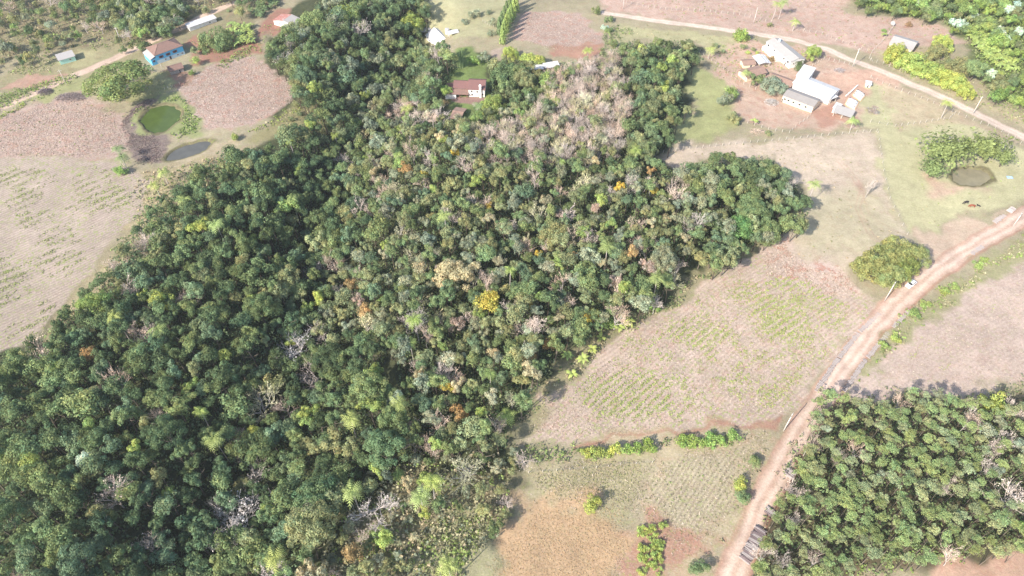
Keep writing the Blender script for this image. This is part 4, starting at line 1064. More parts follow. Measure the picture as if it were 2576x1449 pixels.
# ---------------------------------------------------------------- distribute the scattered trees
trees = [t for t in trees if not blocked(t[0], t[1], 0.0)]
inview = [t for t in trees if -30 < t[8] < 2606 and -25 < t[9] < 1480]
broad = sorted([t for t in inview if t[4] == 'broad'], key=lambda t: -t[7])
indiv = set(id(t) for t in broad[:300])
bares = sorted([t for t in inview if t[4] == 'bare'], key=lambda t: -t[7]); indiv |= set(id(t) for t in bares[:285])
pines = sorted([t for t in inview if t[4] == 'pine'], key=lambda t: -t[7]); indiv |= set(id(t) for t in pines[:300])
indiv |= set(id(t) for t in trees if t[4] in ('palm', 'shrub'))
WD = lambda R: 'wide ' if R > 3.1 else 'narrow ' if R < 2.1 else ''
SZ = lambda h: 'small' if h < 7 else 'tall' if h > 10.3 else 'middling'
acc_v, acc_f, acc_t, acc_o = {}, {}, {}, {}
def add_stuff(key, v, f, t):
    acc_v.setdefault(key, []).append(v.astype(np.float32)); acc_t.setdefault(key, []).append(t.astype(np.float32))
    o = acc_o.get(key, 0); acc_f.setdefault(key, []).append((f+o).astype(np.int32)); acc_o[key] = o+len(v)
def xf(v, x, y, z, a, sx, sy, sz, zo=0.0):
    c, s = math.cos(a), math.sin(a)
    vx = v[:, 0]*sx; vy = v[:, 1]*sy
    return np.stack([c*vx-s*vy+x, s*vx+c*vy+y, v[:, 2]*sz+zo+z], 1)
LMK = [(293, 198, 'the huge round roadside tree'), (787, 50, 'the tall straight trunked tree'), (720, 325, 'the small upper clearing'), (735, 500, 'the big ravine palm'), (545, 560, 'the upper left palm'),
 (288, 795, 'the left rim palm'), (225, 895, 'the brown-orange tree'), (218, 1160, 'the silvery white tree'), (590, 1310, 'the big white bare tree'), (635, 1190, 'the pale bare tree'), (640, 1095, 'the tall yellow-green tree'),
 (655, 1020, 'the tan half bare tree'), (790, 940, 'the pinkish ravine tree'), (690, 1398, 'the bottom edge palm'), (540, 1100, 'the deep forest palm'), (785, 1440, 'the tan bottom edge tree'), (950, 1180, 'the lime green tree'),
 (1130, 975, 'the golden yellow tree'), (1140, 690, 'the large pale tan-green tree'), (1400, 590, 'the tall olive-gold tree'), (1120, 540, 'the upper central palm'), (1000, 1010, 'the left rim central palm'), (1045, 800, 'the gully palm'),
 (1340, 780, 'the small yellow topped tree'), (1325, 885, 'the orange tinted tree'), (1620, 755, 'the silvery edge tree'), (1862, 570, 'the big round edge tree'), (1530, 620, 'the right central palm'), (1655, 700, 'the right rim palm'),
 (1180, 238, 'the red roofed house'), (1100, 95, 'the white farmhouse'), (1602, 378, 'the fence corner palm'), (1676, 328, 'the white trunk-like pole'), (1085, 1213, 'the lime green palm'), (965, 1350, 'the round yellow-green tree'),
 (1245, 1332, 'the round dark scrub tree'), (2545, 1230, 'the big white plantation snag'), (1893, 1370, 'the long log stack'), (1987, 1192, 'the shaded log stack'), (2500, 1015, 'the yellow plantation corner tree'), (2590, 1330, 'the bright lower right tree'),
 (2500, 130, 'the pale banana grove'), (2278, 105, 'the pale roofed house'), (2540, 22, 'the larger silvery tree'), (165, 145, 'the green hut'), (430, 125, 'the blue house'), (510, 60, 'the long white roof'), (60, 880, 'the left field corner'),
 (1450, 250, 'the middle of the bare grove'), (1300, 330, 'the lower left of the grove'), (1540, 180, 'the upper right of the grove'), (1540, 330, 'the lower right of the grove'), (1420, 370, 'the lower edge of the grove'), (1230, 380, 'the grove left corner'), (1480, 500, 'the upper central canopy'), (1250, 500, 'the upper left central canopy'), (1200, 860, 'the lower central canopy'), (200, 1300, 'the lower left canopy'), (420, 1250, 'the lower western canopy'), (430, 700, 'the upper western canopy'), (1025, 268, 'the lawn palm'), (2250, 1200, 'the middle of the plantation'), (2080, 1060, 'the plantation top left corner'), (100, 1400, 'the bottom left corner'), (400, 980, 'the middle of the western forest')]
def where(px, py):
    best = min(LMK, key=lambda l: (l[0]-px)**2+((l[1]-py)*1.2)**2)
    dx = px-best[0]; dy = py-best[1]; d = math.hypot(dx, dy)
    a = math.degrees(math.atan2(-dy, dx)) % 360
    w = ['right of', 'up-right of', 'above', 'up-left of', 'left of', 'down-left of', 'below', 'down-right of'][int((a+22.5)//45) % 8]
    q = 'just ' if d < 45 else '' if d < 90 else 'well ' if d < 150 else 'far '
    return q+w+' '+best[2]
cnt = {}
for t in trees:
    x, y, h, R, k, ck, r, _, px, py = t
    cnt[k] = cnt.get(k, 0)+1
    col = cj(ck, .22)
    if k == 'bare': col = tuple(c*1.25 for c in col)
    if id(t) in indiv:
        if k == 'shrub':
            put_shrub(x, y, R*.8, R*1.1, col, 'olive shrub '+where(px, py), 'shrubs '+r['place']); continue
        if k == 'palm':
            put_tree('palm', x, y, h, 2.4, col, 'palm half hidden among crowns '+where(px, py), 'palm tree', 'palms '+r['place']); continue
        if k == 'bare':
            lab = ('pinkish' if ck == 'pink' else 'pale tan')+' leafless '+SZ(h)+' tree '+where(px, py)
            put_tree('bare', x, y, h, R*.95, col, lab, 'bare tree', 'leafless trees of the woods')
        elif k == 'pine':
            put_tree('pine', x, y, h, R, col, SZ(h)+' '+CW[ck]+' tufted pine '+where(px, py), 'pine tree', 'pines of the plantation')
        else:
            put_tree('broad', x, y, h, R, col, WD(R)+SZ(h)+' '+CW[ck]+' tree '+where(px, py), 'tree', 'leafy canopy trees of the woods')
    else:
        L = BROAD if k == 'broad' else PINE if k == 'pine' else BARE if k == 'bare' else BROAD
        d = L[RNG.integers(len(L))]; a = RNG.uniform(0, 6.28); z = T(x, y)
        if k == 'bare':
            s = h/9; w = R/3.2
            add_stuff('forest', xf(d['v'], x, y, z, a, w, w, s), d['f'], d['t']*np.array(col))
            add_stuff('forest', xf(d['tv'], x, y, z, a, w, w, s), d['tf'], np.tile(np.array((.45, .40, .37)), (len(d['tv']), 1)))
        else:
            hz = R*random.uniform(.8, 1.1); zc = h-hz*.8
            sel = slice(None)
            add_stuff('forest', xf(d['v'], x, y, z, a, R*random.uniform(.75, 1.2), R*random.uniform(.75, 1.2), hz, zc), d['f'], d['t']*np.array(col))
            add_stuff('forest', xf(d['tv'], x, y, z, a, h*.75, h*.75, zc+.1*hz), d['tf'], np.tile(np.array((.16, .13, .10)), (len(d['tv']), 1)))
print("TREES", cnt, 'stuff verts', acc_o)

# undergrowth: low leafy clumps covering the forest floor
def clump_layer(key, poly, sp, nleaf, rad, hh, leaf, cols, seed, wob=0.0, zpoly=0.0, dens=None, up=.6, asp=1.0, inset=0.0):
    rg = np.random.default_rng(seed)
    wp = wpoly(poly, zpoly); px = [p[0] for p in wp]; py = [p[1] for p in wp]
    x, y = np.meshgrid(np.arange(min(px), max(px), sp), np.arange(min(py), max(py), sp))
    x = x.ravel()+rg.uniform(-.5, .5, x.size)*sp; y = y.ravel()+rg.uniform(-.5, .5, y.size)*sp
    sdv = poly_sd(x+(vnoise(x, y, 6, 31)-.5)*5, y+(vnoise(x, y, 6, 32)-.5)*5, wp)
    m = (sdv > inset) & (rg.random(x.size) < np.clip((sdv-inset)/2.5, .12, 1))
    x, y = x[m], y[m]
    if dens is not None:
        m = rg.random(len(x)) < dens(x, y); x, y = x[m], y[m]
    z = terrain(x, y)
    _px, _py, _ = project(x, y, z); m = (_px > -60) & (_px < 2640) & (_py > -60) & (_py < 1520)
    for P in PONDS: m &= pond_r(P, x, y) > 1.02
    x, y, z = x[m], y[m], z[m]
    n = len(x)
    if not n: return
    s = rg.uniform(.6, 1.3, n)
    d = rg.normal(size=(n, nleaf, 3)); d[..., 2] = np.abs(d[..., 2]); d /= np.linalg.norm(d, axis=2)[..., None]
    rr = rg.uniform(.5, 1.0, (n, nleaf, 1))
    c = np.stack([x, y, z], 1)[:, None, :]+d*rr*s[:, None, None]*np.array([rad, rad, hh])
    nn = unit((d+up*rg.normal(size=d.shape)+(np.array([-.3, -.3, .7]) if key in ('crop_weeds', 'straw', 'orange_grass') else 0)).reshape(-1, 3))
    ci = rg.integers(0, len(cols), n)
    # colours change slowly from place to place
    base = np.array([[GAIN*.85*q for q in C[k]] if isinstance(k, str) else k for k in cols])[ci]*rg.uniform(.8, 1.25, (n, 1))
    t = np.repeat(base, nleaf, 0)*rg.uniform(.75, 1.25, (n*nleaf, 1))
    v, f = quads_at(c.reshape(-1, 3), nn, leaf*rg.uniform(.6, 1.4, n*nleaf), rg, asp)
    add_stuff(key, v, f, np.repeat(t, 4, 0))
for r in REG:
    cols = {'west': ['deep', 'dark', 'blueg', 'mid'], 'pine': ['dark', 'olive', 'mid'], 'tright': ['bright', 'mid', 'light', 'olive'], 'scrub': ['olive', 'tan', 'grey', 'tan', 'light', 'straw'], 'tleft': ['tan', 'tan', 'olive', 'straw', 'light']}.get(r['key'], ['mid', 'dark', 'olive', 'blueg'])
    clump_layer('undergrowth', r['poly'], 1.5 if r['key'] != 'tleft' else 3.0, 10, 1.2, 3.2, .33, cols, 77+ridx[id(r)])
# scrub and hedge belts
BELTS = [
 ([(340, 440), (520, 400), (640, 375), (560, 460), (440, 560), (300, 700), (200, 800), (110, 860), (240, 690), (330, 560)], 1.5, ['tan', 'olive', 'light', 'straw', 'mid'], .8, .9),
 ([(1640, 800), (1760, 720), (1870, 650), (1860, 640), (1750, 690), (1640, 770), (1540, 830), (1430, 900), (1340, 1000), (1290, 1080), (1330, 1060), (1420, 960), (1540, 860)], 1.0, ['olive', 'tan', 'straw', 'light', 'mid'], .8, 1.1),
 ([(2640, 550), (2500, 636), (2330, 752), (2215, 850), (2125, 955), (2165, 960), (2240, 890), (2330, 820), (2470, 710), (2700, 590)], 1.3, ['olive', 'tan', 'tan', 'light', 'bright'], .7, .8),
 ([(1280, 1110), (1330, 1105), (1480, 1122), (1880, 1085), (1870, 1108), (1700, 1128), (1500, 1152), (1320, 1185), (1280, 1180)], .95, ['olive', 'light', 'mid', 'mid'], .9, 1.5),
 ([(0, 240), (60, 222), (130, 200), (185, 190), (190, 205), (130, 222), (50, 260), (0, 280), (-60, 290), (-60, 250)], 1.1, ['light', 'bright', 'mid'], 1.0, 1.6),
 ([(-60, 310), (0, 285), (60, 258), (105, 240), (110, 250), (60, 275), (0, 303), (-60, 330)], 1.1, ['ygreen', 'light'], .8, 1.2),
 ([(395, 248), (450, 240), (480, 270), (505, 320), (480, 345), (420, 350), (440, 335), (455, 290), (440, 262)], 1.1, ['light', 'mid', 'bright'], .8, .9),
 ([(335, 300), (350, 270), (375, 262), (360, 285), (345, 310), (355, 330), (345, 330)], 1.3, ['light', 'olive'], .7, .6),
 ([(620, 330), (680, 300), (740, 262), (760, 250), (750, 290), (680, 320), (600, 345)], 1.4, ['ygreen', 'light', 'tan'], .8, .8),
 ([(1510, 80), (1560, 60), (1600, 90), (1560, 110), (1530, 200), (1500, 140)], 1.5, ['mid', 'light', 'dark'], 1.0, 1.6),
 ([(1090, 1290), (1220, 1300), (1230, 1380), (1190, 1460), (1100, 1560), (950, 1560), (1010, 1400)], 1.3, ['tan', 'olive', 'lime', 'grey', 'light'], .9, 1.0),
 ([(0, 190), (60, 150), (160, 110), (330, 100), (340, 120), (200, 125), (140, 120), (135, 180), (60, 200)], 1.8, ['olive', 'tan', 'mid', 'light'], .9, 1.0),
 ([(545, 168), (560, 150), (640, 116), (658, 128), (610, 155), (560, 176)], 1.2, ['light', 'bright', 'mid'], .9, 1.1),
 ([(2060, 990), (2300, 972), (2450, 978), (2576, 945), (2680, 945), (2680, 990), (2450, 1006), (2300, 1006), (2060, 1020)], 1.2, ['olive', 'mid', 'tan', 'dark'], 1.0, 1.6),
 ([(1885, 1330), (1950, 1210), (1990, 1150), (2030, 1040), (2048, 1040), (2010, 1150), (1965, 1240), (1905, 1350)], 1.3, ['olive', 'mid', 'tan'], .9, 1.2),
 ([(1870, 1450), (1895, 1400), (1960, 1440), (1950, 1500), (1860, 1500)], 1.2, ['bright', 'light', 'mid'], .9, 1.0),
 ([(2100, 1449), (2200, 1330), (2400, 1300), (2600, 1340), (2560, 1400), (2420, 1410), (2300, 1440), (2200, 1500)], 1.5, ['bright', 'light', 'mid', 'olive'], 1.0, 1.2),
 ([(1760, 140), (1900, 90), (1900, 120), (1850, 150), (1800, 150)], 2.6, ['olive', 'light', 'tan'], .9, .9),
 ([(2440, 190), (2576, 250), (2640, 300), (2640, 400), (2576, 320), (2480, 270), (2440, 250)], 2.2, ['olive', 'light', 'tan'], 1.0, 1.0),
 ([(1780, 1449), (1830, 1330), (1905, 1180), (1935, 1110), (1945, 1125), (1900, 1220), (1845, 1340), (1800, 1449)], 2.2, ['olive', 'tan', 'mid'], .8, .7),
]

for i, (poly, sp, cols, rad, hh) in enumerate(BELTS):
    clump_layer('undergrowth', poly, sp, 9, rad, hh, .26, cols, 200+i)
def rowdens(kind, per, thr, patch, seed):
    def f(x, y):
        x = x+(vnoise(x, y, 2.5, 71)-.5)*.9
        rc = rowcoord(kind, x, y)
        ph = np.abs(((rc/per) % 1.0)-.5)*2
        pn = vnoise(x, y, patch, seed)*.6+vnoise(x, y, patch*.3, seed+1)*.4
        return np.clip((ph-.35)*2.4, .04, .85)*np.clip((pn-thr)*4, 0, 1)
    return f
clump_layer('crop_weeds', [(1960, 690), (2060, 720), (2180, 770), (2120, 850), (2050, 930), (1980, 1045), (1700, 1070), (1480, 1050), (1420, 980), (1560, 870), (1700, 790), (1850, 690)], .38, 5, .32, .35, .14, [(.38, .44, .14), (.34, .42, .13)], 301, dens=rowdens('lin1', 1.9, .36, 14, 51))
clump_layer('crop_weeds', [(-60, 400), (100, 400), (250, 412), (330, 440), (345, 520), (280, 600), (160, 760), (60, 850), (-60, 900)], .45, 5, .34, .3, .14, [(.34, .38, .14), (.30, .36, .12)], 302, dens=rowdens('arc', 3.6, .44, 11, 61))
clump_layer('crop_weeds', [(1850, 720), (2000, 730), (2160, 780), (2080, 880), (1980, 1035), (1760, 1050), (1700, 980), (1800, 830)], .6, 5, .34, .35, .15, [(.38, .44, .14), (.40, .42, .15)], 310, dens=rowdens('lin1', 2.3, .35, 8, 57))
clump_layer('crop_weeds', [(60, 866), (90, 850), (200, 745), (235, 700), (245, 708), (200, 760), (100, 858), (70, 880)], .6, 7, .4, .5, .16, ['bright', 'light'], 303)
clump_layer('crop_weeds', [(1850, 660), (1960, 690), (2080, 740), (2060, 750), (1950, 720), (1870, 700)], .8, 5, .35, .4, .15, [(.38, .44, .14)], 304, dens=lambda x, y: np.clip((vnoise(x, y, 6, 5)-.4)*4, 0, 1))
clump_layer('crop_weeds', [(1660, 1160), (1890, 1120), (1860, 1240), (1790, 1330), (1680, 1310)], .6, 5, .35, .4, .15, ['olive', 'light', 'tan'], 305, dens=rowdens('lin3', 1.5, .35, 9, 71))
clump_layer('crop_weeds', [(2250, 900), (2576, 660), (2640, 700), (2640, 900), (2300, 960)], .7, 4, .3, .25, .13, ['ygreen', 'olive'], 306, dens=rowdens('lin2', 3.8, .58, 14, 81))
# standing straw: pale blades over stubble and dry fields
def blades(key, poly, sp, size, cols, seed, dens=None):
    clump_layer(key, poly, sp, 3, .35, .22, size, cols, seed, dens=dens, up=.9, asp=.28)
ST_ = [(.50, .42, .34), (.46, .38, .30), (.54, .46, .38), (.38, .30, .23)]
blades('straw', [(438, 222), (480, 188), (560, 162), (640, 142), (700, 178), (742, 210), (735, 255), (680, 290), (600, 322), (520, 333), (495, 300), (470, 245)], .8, .34, ST_, 401)
blades('straw', [(-60, 310), (0, 295), (90, 265), (210, 238), (300, 285), (325, 350), (310, 395), (100, 394), (-60, 394)], .8, .34, ST_, 402)
blades('straw', [(1285, 100), (1300, 50), (1345, 30), (1440, 32), (1492, 52), (1503, 105), (1440, 128), (1370, 122)], .9, .32, ST_, 403)
blades('straw', [(1915, 640), (1965, 598), (2030, 650), (2130, 690), (2180, 750), (2080, 745), (1980, 710), (1930, 690)], .55, .36, ST_, 404)
blades('straw', [(1960, 700), (2190, 770), (2060, 945), (1990, 1045), (1880, 1062), (1450, 1105), (1330, 1090), (1335, 1040), (1420, 965), (1650, 795), (1860, 665)], .75, .26, ST_, 405)
blades('straw', [(1480, 1150), (1640, 1160), (1900, 1080), (1960, 1095), (1900, 1200), (1800, 1400), (1700, 1400), (1600, 1310), (1330, 1250), (1310, 1190)], .75, .27, ST_+[C['olive'], (.3, .27, .15)], 406)
blades('straw', [(308, 300), (345, 258), (405, 246), (395, 262), (345, 290), (338, 330), (400, 350), (420, 372), (415, 410), (340, 415), (318, 370)], .55, .33, [(.2, .16, .15), (.28, .22, .2), (.12, .09, .09)], 407)
OG = [(.46, .32, .18), (.43, .29, .155), (.48, .37, .23), (.42, .31, .18), (.42, .36, .21)]
clump_layer('orange_grass', [(1305, 1290), (1345, 1240), (1440, 1257), (1590, 1290), (1605, 1330), (1570, 1470), (1500, 1560), (1190, 1560), (1228, 1449), (1262, 1360)], .62, 5, .3, .4, .11, OG, 408, asp=.6)
clump_layer('orange_grass', [(1310, 1190), (1480, 1155), (1640, 1165), (1610, 1290), (1440, 1260), (1340, 1240)], .7, 5, .3, .45, .15, [(.33, .31, .16), (.28, .28, .13), (.42, .37, .22)], 409, asp=.5)
blades('straw', [(2200, 960), (2590, 640), (2640, 640), (2640, 940), (2450, 985), (2300, 980)], 1.0, .24, ST_, 410)

TUFT = [
 ([(1500, -40), (2150, -40), (2120, 30), (2350, 60), (2430, 110), (2300, 130), (2190, 140), (2060, 95), (1900, 70), (1650, 35)], 2.2, .30, ['olive', 'tan', 'light', 'straw'], .6, .5),
 ([(1770, 105), (2060, 120), (2080, 150), (2010, 180), (1900, 210), (1800, 200), (1770, 150)], 1.9, .45, ['olive', 'light', 'tan', 'ygreen'], .7, .8),
 ([(1640, 408), (1690, 372), (2205, 333), (2225, 430), (2240, 520), (2285, 590), (2150, 690), (2060, 660), (1960, 605), (2030, 560), (1950, 400)], 2.0, .16, ['straw', 'tan', 'olive'], .45, .3),
 ([(2190, 200), (2576, 380), (2640, 470), (2540, 520), (2290, 590), (2222, 400), (2150, 320)], 2.2, .12, ['olive', 'light', 'tan'], .45, .3),
 ([(2240, 185), (2576, 330), (2700, 400), (2700, 300), (2500, 210), (2300, 110), (2200, 120)], 1.6, .45, ['olive', 'light', 'tan', 'mid'], .8, .8),
 ([(1540, 55), (1850, 95), (1850, 130), (1620, 105)], 1.8, .22, ['olive', 'tan', 'straw'], .6, .4),
 ([(60, 250), (170, 205), (300, 190), (420, 180), (430, 235), (330, 265), (180, 235)], 1.6, .25, ['olive', 'light', 'tan'], .5, .4),
 ([(450, 110), (600, 90), (740, 30), (740, 90), (650, 130), (500, 160)], 1.8, .4, ['mid', 'olive', 'light'], .8, .9),
 ([(200, 240), (330, 270), (330, 400), (0, 392), (-60, 330)], 2.2, .14, ['olive', 'light'], .5, .3),
 ([(1900, 1090), (1970, 1070), (1960, 1110), (1850, 1330), (1800, 1449), (1780, 1449)], 1.5, .4, ['tan', 'olive', 'straw'], .6, .5),
 ([(660, 330), (760, 250), (860, 240), (850, 300), (740, 340)], 1.5, .5, ['olive', 'tan', 'light'], .8, .7)]
for i, (poly, sp, pr, cols, rad, hh) in enumerate(TUFT):
    clump_layer('undergrowth', poly, sp, 7, rad, hh, .2, cols, 500+i, dens=lambda x, y, pr=pr: np.clip(pr*2.4*vnoise(x, y, 9, 33)**1.3, 0, 1))
clump_layer('undergrowth', [(1120, 1380), (1200, 1360), (1215, 1400), (1180, 1460), (1100, 1500), (1060, 1460)], .9, 7, .6, .8, .2, ['lime', 'bright', 'lime'], 601)
clump_layer('undergrowth', [(1085, 1290), (1235, 1290), (1240, 1360), (1215, 1400), (1140, 1400), (1050, 1420)], 1.2, 9, .9, 1.4, .26, ['tan', 'olive', 'grey', 'tan', 'light'], 602)
EXTRA = {'forest': 'forest', 'undergrowth': 'undergrowth', 'crop_weeds': 'crop_weeds', 'straw': 'straw', 'orange_grass': 'dry_grass'}
LABS = {'forest': ('rest of the closed forest canopy filling in between the nearest trees', 'forest'),
        'undergrowth': ('low leafy undergrowth and scrub covering the wood floors and verges', 'undergrowth'),
        'crop_weeds': ('yellow-green weeds growing in rows across the harvested fields', 'weeds'),
        'straw': ('pale cut straw lying over the stubble fields', 'straw'),
        'orange_grass': ('orange and buff dry grass in the lower field', 'grass')}
for key in acc_v:
    me = np_mesh(key, np.concatenate(acc_v[key]), np.concatenate(acc_f[key]), M_LEAF, tint=np.concatenate(acc_t[key]))
    tag(link(EXTRA[key], me), LABS[key][0], LABS[key][1], kind='stuff')
acc_v.clear(); acc_f.clear(); acc_t.clear()

# ---------------------------------------------------------------- shrubs in the open (single mesh each)
ORD = ['first', 'second', 'third', 'fourth', 'fifth', 'sixth', 'seventh', 'eighth', 'ninth', 'tenth']
def shrubs(lst, col, R, h, label, group, name='shrub'):
    base_label = label
    for qi, q in enumerate(sorted(lst) if len(lst) < 11 else lst):
        label = base_label if len(lst) == 1 or len(lst) > 10 else base_label+', '+ORD[qi]+' from the left'
        p = at(q[0], q[1], h*.4)
        s = q[2] if len(q) > 2 else 1.0
        put_shrub(p.x, p.y, R*s*random.uniform(.9, 1.1), h*s*random.uniform(.9, 1.1), cj(col, .12), label, group, name)
shrubs([(1545, 1128, 1.0), (1528, 1140, .8), (1500, 1142, 1.1), (1475, 1140, .8)], 'ygreen', 2.3, 2.6, 'yellowish bush in the hedge row between crop field and weedy field', 'yellowish hedge bushes')
shrubs([(1600, 1128, 1.1), (1575, 1130, 1), (1632, 1122, 1.3), (1735, 1112, 1.2), (1715, 1108, 1.2), (1760, 1112, 1.0), (1790, 1110, 1.2), (1818, 1110, .9), (1845, 1098, 1.0)], 'bright', 2.0, 2.5, 'round bright green bush in the hedge row below the crop field', 'bright hedge bushes')
random.seed(9)
cas = []
for k in range(46):
    cas.append((random.uniform(1605, 1665)+random.uniform(0, 35)*(k % 2), random.uniform(1318, 1445), random.uniform(.8, 1.2)))
shrubs(cas, 'lime', .85, 1.2, 'low lime green crop bush on the red soil patch', 'crop bushes on the red soil', 'crop_bush')
shrubs([(1635, 765), (1650, 775)], 'bright', 1.8, 2.4, 'fresh green bush at the forest edge by the silvery tree', 'edge bushes')
for q, l in [((1530, 815), 'lime bush at the forest edge, left of the pair above the banana plants'), ((1570, 806), 'lime bush at the forest edge, right of the pair above the banana plants')]:
    shrubs([q], 'lime', 2.6, 3.0, l, None)
shrubs([(1840, 655)], 'bright', 1.7, 2.2, 'bright green bush between the crop field and the big round tree', None)
shrubs([(1830, 650-20)], 'lime', .9, 1.0, 'small lime bush at the foot of the big round tree', None)
shrubs([(2330, 765, 1), (2300, 790, 1.1), (2380, 735, 1.1), (2400, 720, .9), (2250, 850, 1.0), (2460, 668, 1.0), (2475, 655, .8), (2225, 868, 1.0)], 'bright2' if 'bright2' in C else 'light', 2.1, 1.6, 'soft light green bush on the verge right of the dirt road', 'verge bushes right of the dirt road')
shrubs([(1870, 120), (1895, 125, .8), (1935, 62, 1.0), (1820, 130, .9), (1800, 118, 1.1)], 'olive', 1.8, 1.8, 'olive bush between the pale road and the yard', 'olive yard bushes')
shrubs([(1880, 133), (1905, 133, .9)], 'ygreen', 1.4, 1.6, 'yellow-green bush left of the long white house', 'yellow-green yard bushes')
shrubs([(1932, 336)], 'olive', 1.9, 1.8, 'olive bush by the fence at the top of the pasture', None)
shrubs([(1940, 148)], 'orange', 2.2, 1.8, 'reddish flowering bush against the long white house', None)
shrubs([(2200, 270+8)], 'pink', 3.0, 1.0, 'low pinkish brown thicket on the green paddock', None)
shrubs([(1500, 30, 1.3), (1530, 50, 1.2), (1545, 110, 1.2), (1550, 140, 1.2), (1530, 75, 1.0)], 'mid', 2.0, 2.8, 'green bush on the hedge line right of the stubble square', 'bushes right of the stubble square')
shrubs([(1520, 70)], 'silver', 2.0, 2.6, 'silvery bush at the upper right corner of the stubble square', None)
shrubs([(745, 262), (752, 285), (735, 300, .8)], 'olive', 1.8, 2.0, 'olive bush at the right end of the upper stubble field', 'bushes right of the upper stubble')
shrubs([(1185, 40), (1200, 35), (1170, 55, .9), (1230, 30, .8)], 'grey', 2.4, 3.0, 'grey-green bush behind the white farmhouse', 'bushes behind the white farmhouse')
shrubs([(1240, 60, 1.2), (1236, 85)], 'grey', 2.2, 3.0, 'grey-green bush at the left foot of the cypresses', 'bushes by the cypresses')
shrubs([(2225, 92-15)], 'bright', 1.5, 1.6, 'bright green bush beside the small white tank', None)
shrubs([(2285, 62)], 'brown', 2.2, 2.0, 'dark brown-green bush behind the pale roofed house', None)
shrubs([(2215+12, 250-25)], 'olive', .01, .01, '', None) if False else None

# ---------------------------------------------------------------- mesh kit for built things
class MB:
    def __init__(s): s.v = []; s.f = []
    def add(s, v, f):
        o = len(s.v); s.v += [tuple(map(float, p)) for p in v]; s.f += [tuple(int(i)+o for i in q) for q in f]; return s
    def box(s, x0, x1, y0, y1, z0, z1):
        return s.add([(x0, y0, z0), (x1, y0, z0), (x1, y1, z0), (x0, y1, z0), (x0, y0, z1), (x1, y0, z1), (x1, y1, z1), (x0, y1, z1)],
                     [(0, 3, 2, 1), (4, 5, 6, 7), (0, 1, 5, 4), (1, 2, 6, 5), (2, 3, 7, 6), (3, 0, 4, 7)])
    def tube(s, path, radii, k=8):
        path = [Vector(p) for p in path]; n = len(path)
        if isinstance(radii, (int, float)): radii = [radii]*n
        vs = []; fs = []
        for i, p in enumerate(path):
            t = (path[min(i+1, n-1)]-path[max(i-1, 0)]).normalized()
            a = t.cross(Vector((0.31, 0.17, 0.93) if abs(t.z) < .9 else (1, 0, 0))).normalized(); b = t.cross(a)
            for j in range(k):
                an = j/k*2*math.pi; q = p+(a*math.cos(an)+b*math.sin(an))*radii[i]; vs.append(tuple(q))
        for i in range(n-1):
            for j in range(k): fs.append((i*k+j, i*k+(j+1) % k, (i+1)*k+(j+1) % k, (i+1)*k+j))
        fs.append(tuple(range(k))[::-1]); fs.append(tuple((n-1)*k+j for j in range(k)))
        return s.add(vs, fs)
    def build(s, name, mat, parent=None, loc=None, rot=None, smooth=False, bevel=0.0):
        me = bpy.data.meshes.new(name); me.from_pydata(s.v, [], s.f); me.update()
        if smooth:
            for p in me.polygons: p.use_smooth = True
        me.materials.append(mat)
        o = link(name, me, parent, loc, rot)
        if bevel:
            b = o.modifiers.new("bevel", 'BEVEL'); b.width = bevel; b.segments = 2
        return o

def roof_mesh(kind, L, D, h, rise, oh=.35, th=.12):
    """roof slabs as closed solids; local x along front, y depth, centred"""
    m = MB(); x0, x1, y0, y1 = -L/2-oh, L/2+oh, -D/2-oh, D/2+oh
    def slab(a, b, c, d):
        t = [Vector(p) for p in (a, b, c, d)]
        v = [tuple(p) for p in t]+[tuple(p-Vector((0, 0, th))) for p in t]
        m.add(v, [(0, 1, 2, 3), (7, 6, 5, 4), (0, 4, 5, 1), (1, 5, 6, 2), (2, 6, 7, 3), (3, 7, 4, 0)])
    if kind == 'gx':
        e = h-rise*oh/(D/2)+th
        slab((x0, y0, e), (x1, y0, e), (x1, 0, h+rise+th), (x0, 0, h+rise+th)); slab((x0, 0, h+rise+th), (x1, 0, h+rise+th), (x1, y1, e), (x0, y1, e))
        m.tube([(x0, 0, h+rise+th), (x1, 0, h+rise+th)], .11, 6)
    elif kind in ('gyl', 'gyr'):
        e = h-rise*oh/(L/2)+th
        if kind == 'gyl': slab((x0, y1, e), (x0, y0, e), (0, y0, h+rise+th), (0, y1, h+rise+th))
        else: slab((0.02, y0, h+rise+th), (x1, y0, e), (x1, y1, e), (0.02, y1, h+rise+th))
    elif kind == 'shed':   # high at the back
        slab((x0, y0, h+th), (x1, y0, h+th), (x1, y1, h+rise+th), (x0, y1, h+rise+th))
    elif kind == 'shedf':  # high at the front
        slab((x0, y0, h+rise+th), (x1, y0, h+rise+th), (x1, y1, h+th), (x0, y1, h+th))
    elif kind == 'shedl':  # high towards +x
        slab((x0, y0, h+th), (x1, y0, h+rise+th), (x1, y1, h+rise+th), (x0, y1, h+th))
    elif kind == 'hip':
        r = (L-D*.9)/2; z = h+th; zt = h+rise+th
        v = [(x0, y0, z), (x1, y0, z), (x1, y1, z), (x0, y1, z), (-r, 0, zt), (r, 0, zt)]
        v += [(p[0], p[1], p[2]-th) for p in v[:4]]
        m.add(v, [(0, 1, 5, 4), (1, 2, 5), (2, 3, 4, 5), (3, 0, 4), (6, 9, 8, 7), (0, 6, 7, 1), (1, 7, 8, 2), (2, 8, 9, 3), (3, 9, 6, 0)])
        for a, b in ((0, 4), (1, 5), (2, 5), (3, 4), (4, 5)): m.tube([v[a], v[b]], .1, 6)
    return m
